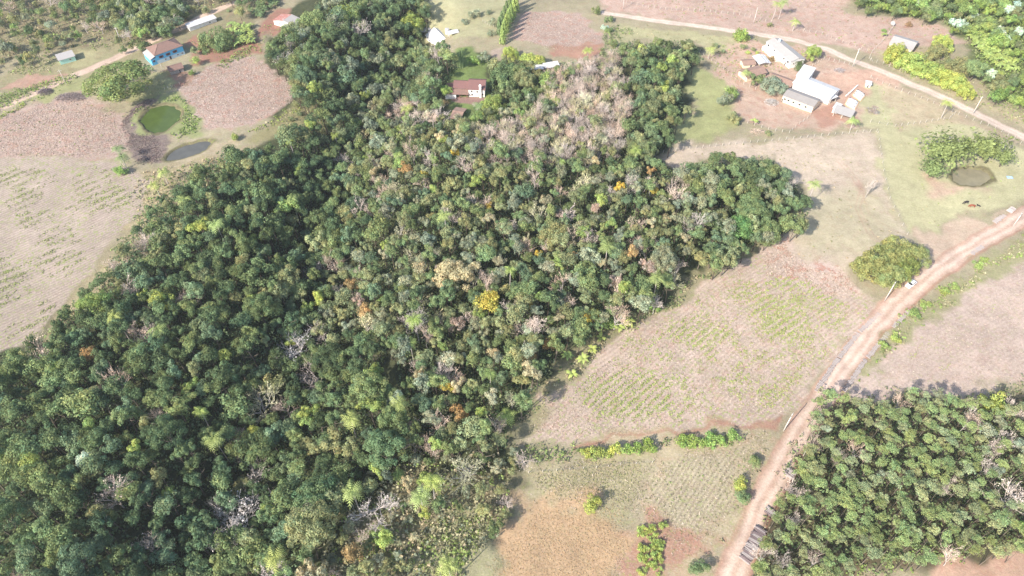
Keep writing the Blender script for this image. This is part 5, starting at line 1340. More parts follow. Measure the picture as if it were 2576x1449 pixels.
def wall_mesh(kind, L, D, h, rise):
    m = MB(); x, y = L/2, D/2
    tops = dict(gx=[h, h, h, h], hip=[h]*4, shed=[h, h, h+rise, h+rise], shedf=[h+rise, h+rise, h, h], shedl=[h, h+rise, h+rise, h], gy=[h]*4)[kind]
    b = [(-x, -y), (x, -y), (x, y), (-x, y)]
    v = [(p[0], p[1], -1.0) for p in b]+[(p[0], p[1], t-.01) for p, t in zip(b, tops)]
    f = [(0, 3, 2, 1), (0, 1, 5, 4), (2, 3, 7, 6)]
    if kind == 'gx':
        v += [(x, 0, h+rise-.01), (-x, 0, h+rise-.01)]
        f += [(1, 2, 6, 8, 5), (3, 0, 4, 9, 7), (4, 5, 8, 9), (6, 7, 9, 8)]
    elif kind == 'gy':
        v += [(0, -y, h+rise-.01), (0, y, h+rise-.01)]
        f = [(0, 3, 2, 1), (0, 1, 5, 8, 4), (2, 3, 7, 9, 6), (1, 2, 6, 5), (3, 0, 4, 7), (4, 8, 9, 7), (5, 6, 9, 8)]
    else:
        f += [(1, 2, 6, 5), (3, 0, 4, 7), (4, 5, 6, 7)]
    return m.add(v, f)
def opening(root, face, u, z, w, h, L, D, name='window', fm=None, shutters=False):
    """frame proud of the wall, dark pane inside it"""
    fm = fm or M_FRAMEW
    def box(u0, u1, z0, z1, a, b):
        m = MB()
        if face == 'front': m.box(u0, u1, -D/2-b, -D/2-a, z0, z1)
        elif face == 'back': m.box(u0, u1, D/2+a, D/2+b, z0, z1)
        elif face == 'right': m.box(L/2+a, L/2+b, u0, u1, z0, z1)
        else: m.box(-L/2-b, -L/2-a, u0, u1, z0, z1)
        return m
    f = box(u-w/2, u+w/2, z, z+h, -.02, .06)
    o = f.build(name, fm, root)
    box(u-w/2+.09, u+w/2-.09, z+(.09 if name == 'window' else .02), z+h-.09, .04, .085).build('pane' if name == 'window' else 'panel', M_DARK, o)
    if name == 'window':
        box(u-w/2-.06, u+w/2+.06, z-.08, z-.003, -.02, .12).build('sill', fm, o)
    else:
        box(u+w/2-.25, u+w/2-.17, z+h*.45, z+h*.5, .06, .12).build('handle', M_STEEL, o)
    if shutters:
        for s in (-1, 1):
            box(u+s*(w/2+.22)-.2, u+s*(w/2+.22)+.2, z, z+h, .02, .08).build('shutter', fm, o)
    return o
def building(name, label, p0, p1, D, h, roof, rise, wm, rm, cat='house', wins=(), doors=(), oh=.35, lower=None, rm2=None, zadd=0.0, fm=None, posts=False):
    a = at(*p0); b = at(*p1)
    L = math.hypot(b.x-a.x, b.y-a.y); ang = math.atan2(b.y-a.y, b.x-a.x)
    n = Vector((-math.sin(ang), math.cos(ang), 0))
    c = (a+b)/2+n*D/2
    zz = min(T(c.x, c.y), a.z, b.z)+.02+zadd
    e = empty(name, (c.x, c.y, zz), ang); tag(e, label, cat)
    exw.append((c.x, c.y, max(L, D)*.5))
    wk = 'gy' if roof == 'gy' else roof
    if posts:
        nn = max(2, int(L/2.6)+1)
        for i in range(nn):
            for s in (-1, 1):
                hh = {'gx': h, 'shed': h if s < 0 else h+rise, 'shedf': h+rise if s < 0 else h}.get(roof, h)
                x = -L/2+.1+i*(L-.2)/(nn-1)
                MB().box(x-.09, x+.09, s*(D/2-.1)-.09, s*(D/2-.1)+.09, -1, hh-.02).build('post', M_POST, e)
        MB().box(-L/2+.05, -L/2*.1, D/2-.3, D/2-.2, -1, h-.05).build('wall', wm, e)
    else:
        wall_mesh(wk, L, D, h, rise).build('wall', wm, e)
    if lower:
        m = MB(); t = .03
        m.box(-L/2-t, L/2+t, -D/2-t, -D/2+.0-.004, -1, lower[0]); m.box(-L/2-t, -L/2-.004, -D/2, D/2, -1, lower[0]); m.box(L/2+.004, L/2+t, -D/2, D/2, -1, lower[0])
        m.build('lower_wall', lower[1], e)
    if roof == 'gy':
        roof_mesh('gyl', L, D, h, rise, oh).build('roof', rm, e); roof_mesh('gyr', L, D, h, rise, oh).build('roof', rm2 or rm, e)
    else:
        roof_mesh(roof, L, D, h, rise, oh).build('roof', rm, e)
    for w in wins:
        face, u, z, ww, hh = w[:5]; span = L if face in ('front', 'back') else D
        opening(e, face, u*span/2, z, ww, hh, L, D, 'window', fm, len(w) > 5)
    for w in doors:
        face, u, z, ww, hh = w[:5]; span = L if face in ('front', 'back') else D
        opening(e, face, u*span/2, z, ww, hh, L, D, 'door', fm)
    return e, L, D, h

# blue house
bh, L, D, h = building('blue_house', 'two-storey sky blue house with white lower wall and clay hip roof', (398, 161), (466.2, 136.1), 9.0, 4.2, 'hip', 2.0, M_BLUE, M_TERRA,
    wins=[('front', -.62, 2.3, 1.15, 1.0, 1), ('front', -.12, 2.35, 1.15, 1.0, 1), ('front', .38, 2.4, 1.15, 1.0, 1), ('front', -.4, .9, .6, .35), ('front', .5, .9, .6, .35), ('front', .82, .9, .6, .35), ('right', 0, 2.3, 1.1, 1.0)],
    doors=[('front', -.05, .05, .8, 1.6)], lower=(1.7, M_PBLUE), fm=M_FRAME, oh=.3)
MB().add([(-L/2-2.6, -D/2, 3.0), (-L/2-.003, -D/2, 3.9), (-L/2-.003, D/2-.5, 3.9), (-L/2-2.6, D/2-.5, 3.0), (-L/2-2.6, -D/2, 2.88), (-L/2-.003, -D/2, 3.78), (-L/2-.003, D/2-.5, 3.78), (-L/2-2.6, D/2-.5, 2.88)],
         [(0, 1, 2, 3), (7, 6, 5, 4), (0, 4, 5, 1), (1, 5, 6, 2), (2, 6, 7, 3), (3, 7, 4, 0)]).build('lean_to_roof', M_FIBL, bh)
MB().box(-L/2-2.3, -L/2-.004, -D/2+.02, D/2-.7, -1, 2.95).build('annex_wall', M_BLUE, bh)
ow = opening(bh, 'front', -L/2-1.2, 1.7, .9, .7, L, D-.02, 'window', M_FRAME)
building('tiled_shed', 'small shed with mossy clay roof and grey board walls below the blue house', (430.7, 189), (464, 179.8), 4.6, 1.9, 'gx', .9, M_WOODG, M_TERRA, 'shed', wins=[('front', -.3, .8, .6, .5)], doors=[('front', .4, 0, .8, 1.5)], fm=M_FRAMEW)
building('green_hut', 'little mint green hut with flat grey roof by the left road', (154, 163.3), (192.8, 152.4), 5.2, 2.2, 'shed', .35, M_MINT, M_FIBL, 'hut', wins=[('front', .35, 1.0, .9, .6)], doors=[('right', -.3, 0, .8, 1.8)])
building('long_shed', 'long narrow shed with white sheet roof beside the left road', (479, 79.3), (545.8, 54.4), 3.2, 2.0, 'shed', .5, M_WHITE, M_ZINC, 'shed', wins=[('front', .5, .8, .8, .6)])
building('rusty_roofed_house', 'house with one rusty red and one grey roof slope', (690.6, 62), (744, 77), 6.2, 2.4, 'gy', 1.3, M_WHITE, M_RUST, 'house', rm2=M_FIBL, wins=[('front', -.5, .9, .9, .8)], doors=[('front', .2, 0, .8, 1.8)])
building('white_farmhouse', 'farmhouse with steep white roof half hidden behind dark trees', (1072.9, 99), (1106, 115), 9.5, 2.2, 'gx', 2.6, M_WHITE, M_ZINC, 'house', wins=[('front', -.5, .8, .9, .8)], doors=[('left', 0, 0, .8, 1.8)])
building('open_shed', 'grey roofed open shed left of the white farmhouse', (1058.5, 89.5), (1086, 82.5), 6.0, 1.9, 'shed', .9, M_WOODG, M_FIBL, 'shed', posts=True)
building('side_shed', 'small white roofed lean shed right of the white farmhouse', (1131, 95), (1153, 82), 3.0, 1.9, 'gx', .5, M_WHITE, M_ZINC, 'shed', posts=True)
p = at(1125.4, 84)
e = empty('water_tank', p); tag(e, 'white cylindrical water tank behind the white farmhouse', 'water tank')
MB().tube([(0, 0, -.2), (0, 0, 2.4), (0, 0, 2.6)], [1.05, 1.05, .7], 16).build('tank_body', M_ZINC, e, smooth=False)
MB().tube([(0, 0, 2.6), (0, 0, 2.75)], [.35, .3], 10).build('lid', M_FIB, e)
# red roofed house in the woods
rh, L, D, h = building('red_roofed_house', 'white house with dark red tiled roofs and tall white chimney inside the woods', (1179, 243.5), (1219.5, 244.3), 8.0, 3.7, 'gx', 1.9, M_WHITE, M_REDRF, 'house',
    wins=[('front', -.6, 2.3, .8, .8), ('front', .1, 2.2, .9, .8), ('front', -.55, .7, .9, .8), ('front', .75, 1.0, .7, .8)], doors=[('front', .35, 0, .8, 1.9)], oh=.3)
MB().box(-L/2-6.4, -L/2-.01, -D/2+1.6, D/2-.6, -1, 3.1).build('wing_wall', M_WHITE, rh)
w = roof_mesh('gx', 6.0, D-2.2, 3.1, 1.5, .3); w.build('wing_roof', M_REDRF, rh, loc=(-L/2-3.35, .5, 0))
MB().add([(-L/2-10, -D/2-1.2, 1.75), (-L/2-.01, -D/2-1.2, 1.75), (-L/2-.01, -D/2+1.55, 2.7), (-L/2-10, -D/2+1.55, 2.7), (-L/2-10, -D/2-1.2, 1.6), (-L/2-.01, -D/2-1.2, 1.6), (-L/2-.01, -D/2+1.55, 2.55), (-L/2-10, -D/2+1.55, 2.55)],
         [(0, 1, 2, 3), (7, 6, 5, 4), (0, 4, 5, 1), (1, 5, 6, 2), (2, 6, 7, 3), (3, 7, 4, 0)]).build('porch_roof', M_TERRA, rh)
MB().box(-L/2-9.8, -L/2-5.2, -D/2-1.15, -D/2-.95, -1, 1.3).build('parapet', M_WHITE, rh)
for i in range(4):
    MB().box(-L/2-9.7+i*3.0, -L/2-9.5+i*3.0, -D/2-.93, -D/2-.73, -1, 1.62).build('post', M_FRAME, rh)
MB().box(-L/2-10, -L/2-6.5, -D/2+1.6, D/2-1.5, -1, 1.7).add([(-L/2-10.3, -D/2+1.56, 1.75), (-L/2-6.42, -D/2+1.56, 2.7), (-L/2-6.42, D/2-1.3, 2.7), (-L/2-10.3, D/2-1.3, 1.75)], [(0, 1, 2, 3)]).build('side_roof', M_REDRF, rh)
ch = MB().box(1.2, 2.1, -D/2-.75, -D/2-.01, -1, 5.6).build('chimney', M_WHITE, rh)
MB().box(1.1, 2.2, -D/2-.85, -D/2+.1, 5.6, 5.85).box(1.35, 1.95, -D/2-.6, -D/2-.15, 5.85, 6.3).build('chimney_cap', M_WHITE, ch)
building('garden_pavilion', 'open pavilion with pinkish clay roof below the red roofed house', (1134, 306), (1158, 309), 7.5, 1.9, 'gx', .8, M_BRICK, M_TERRB, 'pavilion', posts=True)
building('pale_roofed_shed', 'low shed with wavy pale sheet roof, right one of the pair', (1372, 180), (1406, 174.5), 3.0, 1.7, 'shed', .5, M_WOODG, M_ZINC, 'shed', posts=True)
building('pale_roofed_shed', 'low shed with pale sheet roof, left one of the pair', (1326, 182), (1366, 181.5), 2.4, 1.6, 'shed', .4, M_WOODG, M_ZINC, 'shed', posts=True)
# farm on the right
wh, L, D, h = building('long_white_house', 'long white two-storey house with weathered pale roof beside the pale road', (1924, 121), (1984, 172.5), 7.4, 3.3, 'gx', 1.0, M_WHITE, M_FIBL, 'house',
    wins=[('front', .82, 1.8, 1.3, 1.1), ('front', .5, 1.8, 1.1, 1.1), ('front', -.8, 1.9, 1.3, 1.1), ('front', -.3, 1.9, 1.1, 1.0), ('right', .35, 1.4, 2.4, 1.4), ('right', -.5, 1.7, .6, .7)], doors=[('front', .68, 0, .9, 1.5)], oh=.25)
MB().box(-L/2+.6, L/2*.3, -D/2-2.2, -D/2-.01, -1, 1.9).build('terrace', M_WHITE, wh)
MB().tube([(-L*.36, 1.2, h+.7), (-L*.36, 1.2, h+1.7)], .55, 12).build('roof_tank', M_PBLUE, wh)
gh = building('greenhouse', 'white framed greenhouse with clear panels above the clay sheds', (1893, 150), (1908, 169), 5.0, 1.6, 'gx', .5, M_FIB, M_FIB, 'greenhouse', posts=True)[0]
M_CLEAR, nt = nmat("clear_sheet")
out = N(nt, "ShaderNodeOutputMaterial"); tb = N(nt, "ShaderNodeBsdfTransparent"); gb = N(nt, "ShaderNodeBsdfPrincipled"); gb.inputs["Base Color"].default_value = (.6, .65, .7, 1); gb.inputs["Roughness"].default_value = .25
ms = N(nt, "ShaderNodeMixShader"); ms.inputs[0].default_value = .55
nt.links.new(tb.outputs[0], ms.inputs[1]); nt.links.new(gb.outputs[0], ms.inputs[2]); nt.links.new(ms.outputs[0], out.inputs[0])
for c_ in gh.children:
    if c_.name.startswith('roof'):
        c_.data.materials[0] = M_CLEAR
        xs2 = [v.co for v in c_.data.vertices]
        m = MB(); Lx = max(v.x for v in xs2); Dy = max(v.y for v in xs2); zt = max(v.z for v in xs2); zb = 1.62
        for i in range(6):
            x = -Lx+i*2*Lx/5; m.tube([(x, -Dy, zb), (x, 0, zt+.02), (x, Dy, zb)], .06, 5)
        for yy in (-Dy, -Dy/2, 0, Dy/2, Dy): m.tube([(-Lx, yy, zb+(zt-zb)*(1-abs(yy)/Dy)+.03), (Lx, yy, zb+(zt-zb)*(1-abs(yy)/Dy)+.03)], .05, 5)
        m.build('frame', M_WHITE, gh)
building('clay_shed', 'small clay roofed shed with cream end wall, uppermost of the three', (1869, 172), (1898, 170), 4.2, 1.7, 'gx', .6, M_CREAM, M_TERRB, 'shed', doors=[('front', .3, 0, .8, 1.4)])
building('clay_shed', 'wide clay roofed shed in the middle of the three', (1877, 206), (1925, 193), 6.0, 2.1, 'gx', .9, M_CREAM, M_TERRB, 'shed', doors=[('front', -.2, 0, .9, 1.6)])
building('clay_shed', 'brown clay roofed shed partly behind the grey-green tree', (1928, 206), (1985, 228), 5.4, 2.0, 'gx', .8, M_BRICK, M_TERRB, 'shed', doors=[('front', .2, 0, .9, 1.6)])
wb_ = building('white_barn', 'big white roofed barn behind the cream barn', (1990, 225), (2082, 263), 8.6, 3.4, 'gx', 1.0, M_WHITE, M_ZINC, 'barn', doors=[('right', 0, 0, 2.4, 2.4)], wins=[('right', .7, 1.2, .8, .7)])
building('barn_wing', 'raised white roofed wing at the left end of the big white barn', (1997, 212), (2024, 221), 9.5, 4.3, 'shed', .4, M_WHITE, M_ZINC, 'barn', wins=[('right', -.3, 2.4, .8, .7)])
building('barn_porch', 'small white canopy at the right end of the big white barn', (2086, 262), (2101, 256), 3.6, 2.5, 'shed', .3, M_WHITE, M_ZINC, 'canopy', posts=True)
building('cream_barn', 'long cream barn with grey roof and a row of small dark windows', (1965, 255.5), (2041, 284), 7.2, 2.9, 'gx', .9, M_CREAM, M_FIB, 'barn',
    wins=[('front', -.82, 1.3, 1.0, .9), ('front', -.58, 1.3, 1.0, .9), ('front', -.25, 1.3, 1.0, .9), ('front', .15, 1.3, 1.0, .9), ('front', .55, 1.3, 1.0, .9)], doors=[('front', -.95, 0, .6, 1.6)], oh=.15)
building('small_shed', 'small open shed with grey and white roof in front of the covered heaps', (2094, 292), (2137, 304.5), 4.6, 2.0, 'shed', .5, M_WHITE, M_FIBL, 'shed', posts=True)
building('white_hut', 'tiny white roofed hut touching the left end of the small open shed', (2092, 283), (2104, 287), 4.0, 2.3, 'shed', .2, M_WHITE, M_ZINC, 'hut', doors=[('front', 0, 0, .8, 1.6)])
building('pale_roofed_house', 'pale roofed farmhouse behind the roadside row of trees', (2234, 119.8), (2289, 137), 9.0, 2.4, 'gx', 1.2, M_CREAM, M_FIBL, 'house', wins=[('left', 0, .9, .9, .8), ('front', -.6, .9, .9, .8)], doors=[('front', -.3, 0, .8, 1.7)])
building('small_white_hut', 'small white box hut on the paddock beside the road entrance', (2176, 219), (2188, 221), 2.2, 1.5, 'shed', .25, M_WHITE, M_ZINC, 'hut', doors=[('front', 0, 0, .7, 1.2)])

# covered heaps, sack row, brush piles
def mound(name, label, cat, q, hgt, mat, rim=None):
    w = [at(*p) for p in q]; c = sum(w, Vector())/len(w)
    e = empty(name, (c.x, c.y, c.z)); tag(e, label, cat)
    pts = []
    for i in range(len(w)):
        a, b = w[i], w[(i+1) % len(w)]
        for t in (0, .25, .5, .75): pts.append(a.lerp(b, t)-c)
    n = len(pts)
    def ring(s, z):
        return [(p.x*s*(1-.06*(i % 4 == 0)), p.y*s*(1-.06*(i % 4 == 0)), z+.05*math.sin(i*2.1)) for i, p in enumerate(pts)]
    m = MB(); rings = [ring(1.0, -.3), ring(.97, .25*hgt), ring(.85, .7*hgt), ring(.6, .95*hgt), ring(.3, 1.02*hgt)]
    v = sum(rings, [])+[(0, 0, hgt*1.03)]
    f = [(k*n+i, k*n+(i+1) % n, (k+1)*n+(i+1) % n, (k+1)*n+i) for k in range(4) for i in range(n)]+[(4*n+i, 4*n+(i+1) % n, 5*n) for i in range(n)]
    m.add(v, f); 
    if (w[1]-w[0]).cross(w[2]-w[1]).z < 0: m.f = [tuple(reversed(x)) for x in m.f]
    m.build('cover', mat, e, smooth=True)
    if rim:
        m = MB(); m.tube([Vector(p)*1.0+Vector((0, 0, .12)) for p in [tuple(x) for x in pts]]+[pts[0]+Vector((0, 0, .12))], .28, 6)
        m.build('soil_edge', rim, e, smooth=True)
        m = MB()
        for i in range(0, n, 2):
            p = pts[i]*.72; m.tube([p+Vector((-.25, 0, hgt*.86)), p+Vector((.25, .1, hgt*.86))], .14, 6)
        m.build('weight', M_DARK, e)
    return e
qz = lambda x, y: (1841.8+.16*x, 77.3+.16*y)
mound('covered_heap', 'white sheeted silage heap ringed with orange soil, upper of two', 'heap', [qz(1890, 1020), qz(2010, 1110), qz(2095, 1020), qz(1960, 930)], 1.0, M_TARP, M_SOILO)
mound('covered_heap', 'white sheeted silage heap, lower of two beside the small shed', 'heap', [qz(1775, 1165), qz(1920, 1250), qz(1990, 1130), qz(1830, 1055)], 1.0, M_TARP, M_SOILO)
a = at(*qz(1790, 1030)); b = at(*qz(1965, 870))
for i in range(12):
    p = a.lerp(b, i/11.0); p.z = T(p.x, p.y)
    m = MB(); m.tube([(-.5, 0, .28), (-.35, 0, .3), (.35, 0, .3), (.5, 0, .28)], [.1, .28, .28, .1], 8)
    o = m.build('sack', M_TARP, None, loc=p, rot=(0, 0, math.atan2(b.y-a.y, b.x-a.x)+random.uniform(-.3, .3)), smooth=True)
    tag(o, 'white sack in the line of sacks beside the covered heaps', 'sack', 'sacks beside the covered heaps')
def brush(px, py, rx, ry, h, label, col, n=260, seed=1):
    rg = np.random.default_rng(seed); p = at(px, py)
    ps = []
    for i in range(n):
        a = rg.uniform(0, 6.28); r = rg.random()**.6
        c = np.array([math.cos(a)*rx*r, math.sin(a)*ry*r, h*(1-r*r)*rg.uniform(.2, 1)]); d = unit(rg.normal(size=(1, 3))*np.array([1, 1, .25]))[0]*rg.uniform(.4, 1.1)
        ps.append(tube([c-d, c+rg.normal(0, .08, 3), c+d], [.05, .04, .015], 3))
    v, f = join(ps)
    t = np.repeat(rg.uniform(.6, 1.4, (n, 1)), 9, 0); t = np.repeat(t, 3, 1)
    me = np_mesh('brush_pile', v, f, M_TWIG, tint=t)
    o = link('brush_pile', me, loc=p, color=col); tag(o, label, 'brush pile')
brush(115, 232, 3.2, 2.6, 1.3, 'dark heap of cut brushwood beside the left road', (.2, .17, .18), 300, 1)
brush(180, 245, 7, 3.4, 1.2, 'wide heap of brushwood left of the huge round tree', (.3, .25, .24), 600, 2)
brush(2050-110, 250+8, 3.0, 2.6, 1.2, 'pale scrap heap below the grey-green tree beside the cream barn', (.62, .58, .54), 260, 3)
brush(1905, 332, 3.2, 2.2, .7, 'pale brushwood scattered at the top of the pasture', (.66, .52, .42), 120, 4)
brush(2112, 178, 2.6, 1.8, .8, 'brushwood heap at the farm entrance by the utility pole', (.5, .44, .42), 200, 5)
brush(2340, 735-80, 3.0, 1.6, .3, 'loose sticks under the golden green roadside trees', (.4, .3, .26), 80, 6) if False else None

# stepped gate / A-braces are parts of fences
def fence(label, q, sp=2.8, h=1.5, r=.075, mat=None, braces=()):
    w = [at(*p) for p in q]
    e = empty('fence', w[0]); tag(e, label, 'fence')
    org = w[0].copy(); pos = []
    for i in range(len(w)-1):
        a, b = w[i], w[i+1]; n = max(1, int(round((b-a).length/sp)))
        for k in range(n+(1 if i == len(w)-2 else 0)):
            p = a.lerp(b, k/n); p.z = T(p.x, p.y); pos.append(p)
    me = None
    for i, p in enumerate(pos[:100]):
        if me is None:
            o = MB().tube([(0, 0, -.3), (0, 0, h), (0, 0, h+.04)], [r, r*.9, r*.4], 6).build('post', mat or M_POST, e, loc=p-org); me = o.data
        else:
            o = link('post', me, e, loc=p-org, rot=(random.uniform(-.06, .06), random.uniform(-.06, .06), 0), scale=(1, 1, random.uniform(.88, 1.08)))
    m = MB()
    for z in (.45, .85, 1.25):
        m.tube([p-org+Vector((0, 0, z)) for p in pos], .012, 3)
    m.build('wire', M_WIRE, e)
    for bi in braces:
        p = pos[bi % len(pos)]-org; d = (pos[min(bi+1, len(pos)-1)]-pos[max(bi-1, 0)]); d.z = 0; d.normalize()
        MB().tube([p+d*1.1+Vector((0, 0, 0)), p+Vector((0, 0, h*.9))], r*.9, 5).build('brace', mat or M_POST, e)
    return e
fence('fence of pale posts above the pale road on the red earth', [(1540, -2), (1588, 10.7), (1660, 24), (1745, 28), (1800, 32), (1860, 38), (1939, 57)])
fence('fence of pale posts between the palm on red earth and the utility pole', [(2021, 78), (2067, 87), (2102, 103), (2151, 118), (2180, 131)], braces=(0,))
fence('fence climbing past the left side of the pale roofed house', [(2186, 148), (2192, 133), (2215, 110), (2235, 85), (2245, 70)], 2.4, braces=(0,))
fence('fence of pale posts above the road under the roadside row of trees', [(2189, 152), (2236, 168), (2290, 190), (2335, 205), (2384, 224)], braces=(0, -1))
fence('fence of pale posts between the pale road and the green paddock', [(2189, 196), (2251, 224), (2301, 243), (2363, 267), (2410, 289), (2466, 311), (2503, 323), (2550, 351), (2600, 385)], braces=(0,))
fence('fence curving from the dark grove past the clay sheds', [(1760, 132), (1800, 160), (1840, 192), (1870, 213), (1900, 225)])
fence('fence in front of the long white house', [(2018, 176), (2035, 172), (2072, 150), (2110, 157), (2148, 167)], 2.2, braces=(6,))
fence('long fence along the top of the dry pasture', [(1620, 392), (1700, 379), (1850, 364), (1995, 350), (2100, 340), (2205, 331)], braces=(-1,))
fence('short fence below the cream barn', [(1985, 335), (2000, 322), (2030, 299), (2038, 290)])
fence('fence at the foot of the farm yard', [(1880, 310), (1915, 322), (1950, 330), (1985, 335)])
fence('fence along the lower edge of the green paddock', [(2189, 308), (2251, 319), (2313, 311), (2388, 299), (2400, 288)])
fence('sparse fence across the wheel tracked pasture', [(2208, 335), (2222, 430), (2238, 500), (2282, 590)], 5.0, 1.2)
fence('fence below the hedge row at the top of the weedy field', [(1330, 1190), (1400, 1185), (1500, 1178), (1560, 1170), (1640, 1165)], 3.6, 1.1)
fence('rail fence below the clay roofed shed of the blue house', [(415, 225), (440, 218), (452, 212)], 1.6, 1.1)
fence('leaning pole fence below the mulch heap', [(305, 410), (318, 425), (333, 438)], 2.5, 1.0)
fence('fence across the back lawn behind the white farmhouse', [(1215, 55), (1232, 66), (1250, 72)], 2.2, 1.2)

# poles
def pole(label, px, py, h=8.6, arm=True, ang=0.0, mat=None, r=.17):
    p = at(px, py); e = empty('utility_pole', p, ang); tag(e, label, 'utility pole')
    MB().tube([(0, 0, -.6), (0, 0, h*.5), (0, 0, h)], [r, r*.85, r*.62], 8).build('pole', mat or M_CONC, e, smooth=True)
    if arm:
        MB().box(-.9, .9, -.08, .08, h-.5, h-.36).build('crossarm', M_POST, e)
        for x in (-.8, 0, .8): MB().tube([(x, 0, h-.36), (x, 0, h-.2), (x, 0, h-.1)], [.05, .07, .03], 6).build('insulator', M_DARK, e)
    return e
pole('concrete pole below the golden green trees beside the dirt road', 2225, 757, 8.8, True, .8)
pole('concrete pole at the bend of the pale road with a palm to its left', 2446.5, 287.2, 8.4, True, .4)
pole('thin pole on the grass verge left of the huge round tree', 168.8, 215.8, 7.6, True, .5, M_POST, .13)
pole('white concrete pole at the corner of the crop field by the dirt road', 1970.8, 1084, 8.6, True, .9, None, .18)
pole('pole in the scrub left of the blue house', 308.3, 111.7, 8.4, True, .4)
pt = pole('pole with transformer at the farm entrance', 2144, 168, 9.0, True, .4)
MB().tube([(.35, 0, 6.6), (.35, 0, 7.5)], .3, 10).build('transformer', M_FIB, pt)
pole('pole on the right verge of the dirt road near the cows', 2548.7, 568.5, 6.0, True, .8)
pole('slim pole on the red earth right of the round verge tree', 1895, 60, 8.2, False, 0, None, .12)
pole('pole at the left start of the pale road', 1567, 22.7, 8.0, False, 0, None, .13)
pole('bare white trunk-like pole beside the dark grove', 1676, 328, 6.0, False, 0, M_PALE, .2)
pole('short pole in front of the blue house', 410, 179, 4.2, False, 0, M_POST, .1)

# log stacks
def logs(label, q0, q1, length=2.3, n=None, up=2, mat=(M_LOGB, M_LOGD)):
    a = at(*q0); b = at(*q1); d = b-a; Ld = math.hypot(d.x, d.y); n = n or max(3, int(Ld/(.34 if up > 1 else .52)))
    ang = math.atan2(d.y, d.x); e = empty('log_stack', a, ang); tag(e, label, 'log stack')
    mes = []
    for mt in mat:
        m = MB(); m.tube([(0, -length/2, 0), (0, 0, .01), (0, length/2, 0)], [.17, .16, .15], 7); me = bpy.data.meshes.new('log'); me.from_pydata(m.v, [], m.f); me.materials.append(mt); mes.append(me)
    c = 0
    for k in range(up):
        for i in range(n-k):
            if c >= 98: break
            link('log', random.choice(mes), e, loc=((i+.5+k*.5)*Ld/n, random.uniform(-.15, .15), .16+k*.27), rot=(0, random.uniform(0, 3), random.uniform(-.12, .12)), scale=(random.uniform(.8, 1.2),)*3); c += 1
logs('long stack of greyish logs along the plantation side of the dirt road', (1871.5, 1412.6), (1914.9, 1329), 2.6, 28, 3)
logs('short log stack above the long one by the plantation', (1931, 1296), (1942, 1281), 2.4)
logs('log stack in the shade where the plantation meets the road', (1980, 1200), (1994, 1180), 2.4)
logs('row of short pale logs along the crop field verge, lower stretch', (2052, 985), (2108, 903), 1.3, None, 1, (M_LOGB, M_LOGB))
logs('row of short pale logs along the crop field verge, middle stretch', (2110, 900), (2160, 838), 1.3, None, 1, (M_LOGB, M_LOGB))
logs('row of short pale logs along the crop field verge, upper stretch', (2163, 835), (2212, 788), 1.3, None, 1, (M_LOGB, M_LOGB))
logs('row of short logs on the outer verge of the bend, lower stretch', (2122, 985), (2178, 905), 1.3, None, 1, (M_LOGB, M_LOGB))
logs('row of short logs on the outer verge of the bend, middle stretch', (2182, 900), (2240, 830), 1.3, None, 1, (M_LOGB, M_LOGB))
logs('log stack on the right verge opposite the golden green trees', (2442, 640), (2472, 620), 1.5, None, 1, (M_LOGB, M_LOGB))
logs('log stack at the pasture tip nearest the cows', (2537, 534), (2550, 524), 1.7, None, 2, (M_PALE, M_LOGB))
logs('log stack beside the road at the narrow tip of the dry field', (2500, 560), (2528, 541), 1.5, None, 1, (M_LOGB, M_LOGB))
logs('row of short logs on the outer verge of the bend, upper stretch', (2246, 824), (2290, 780), 1.3, None, 1, (M_LOGB, M_LOGB))

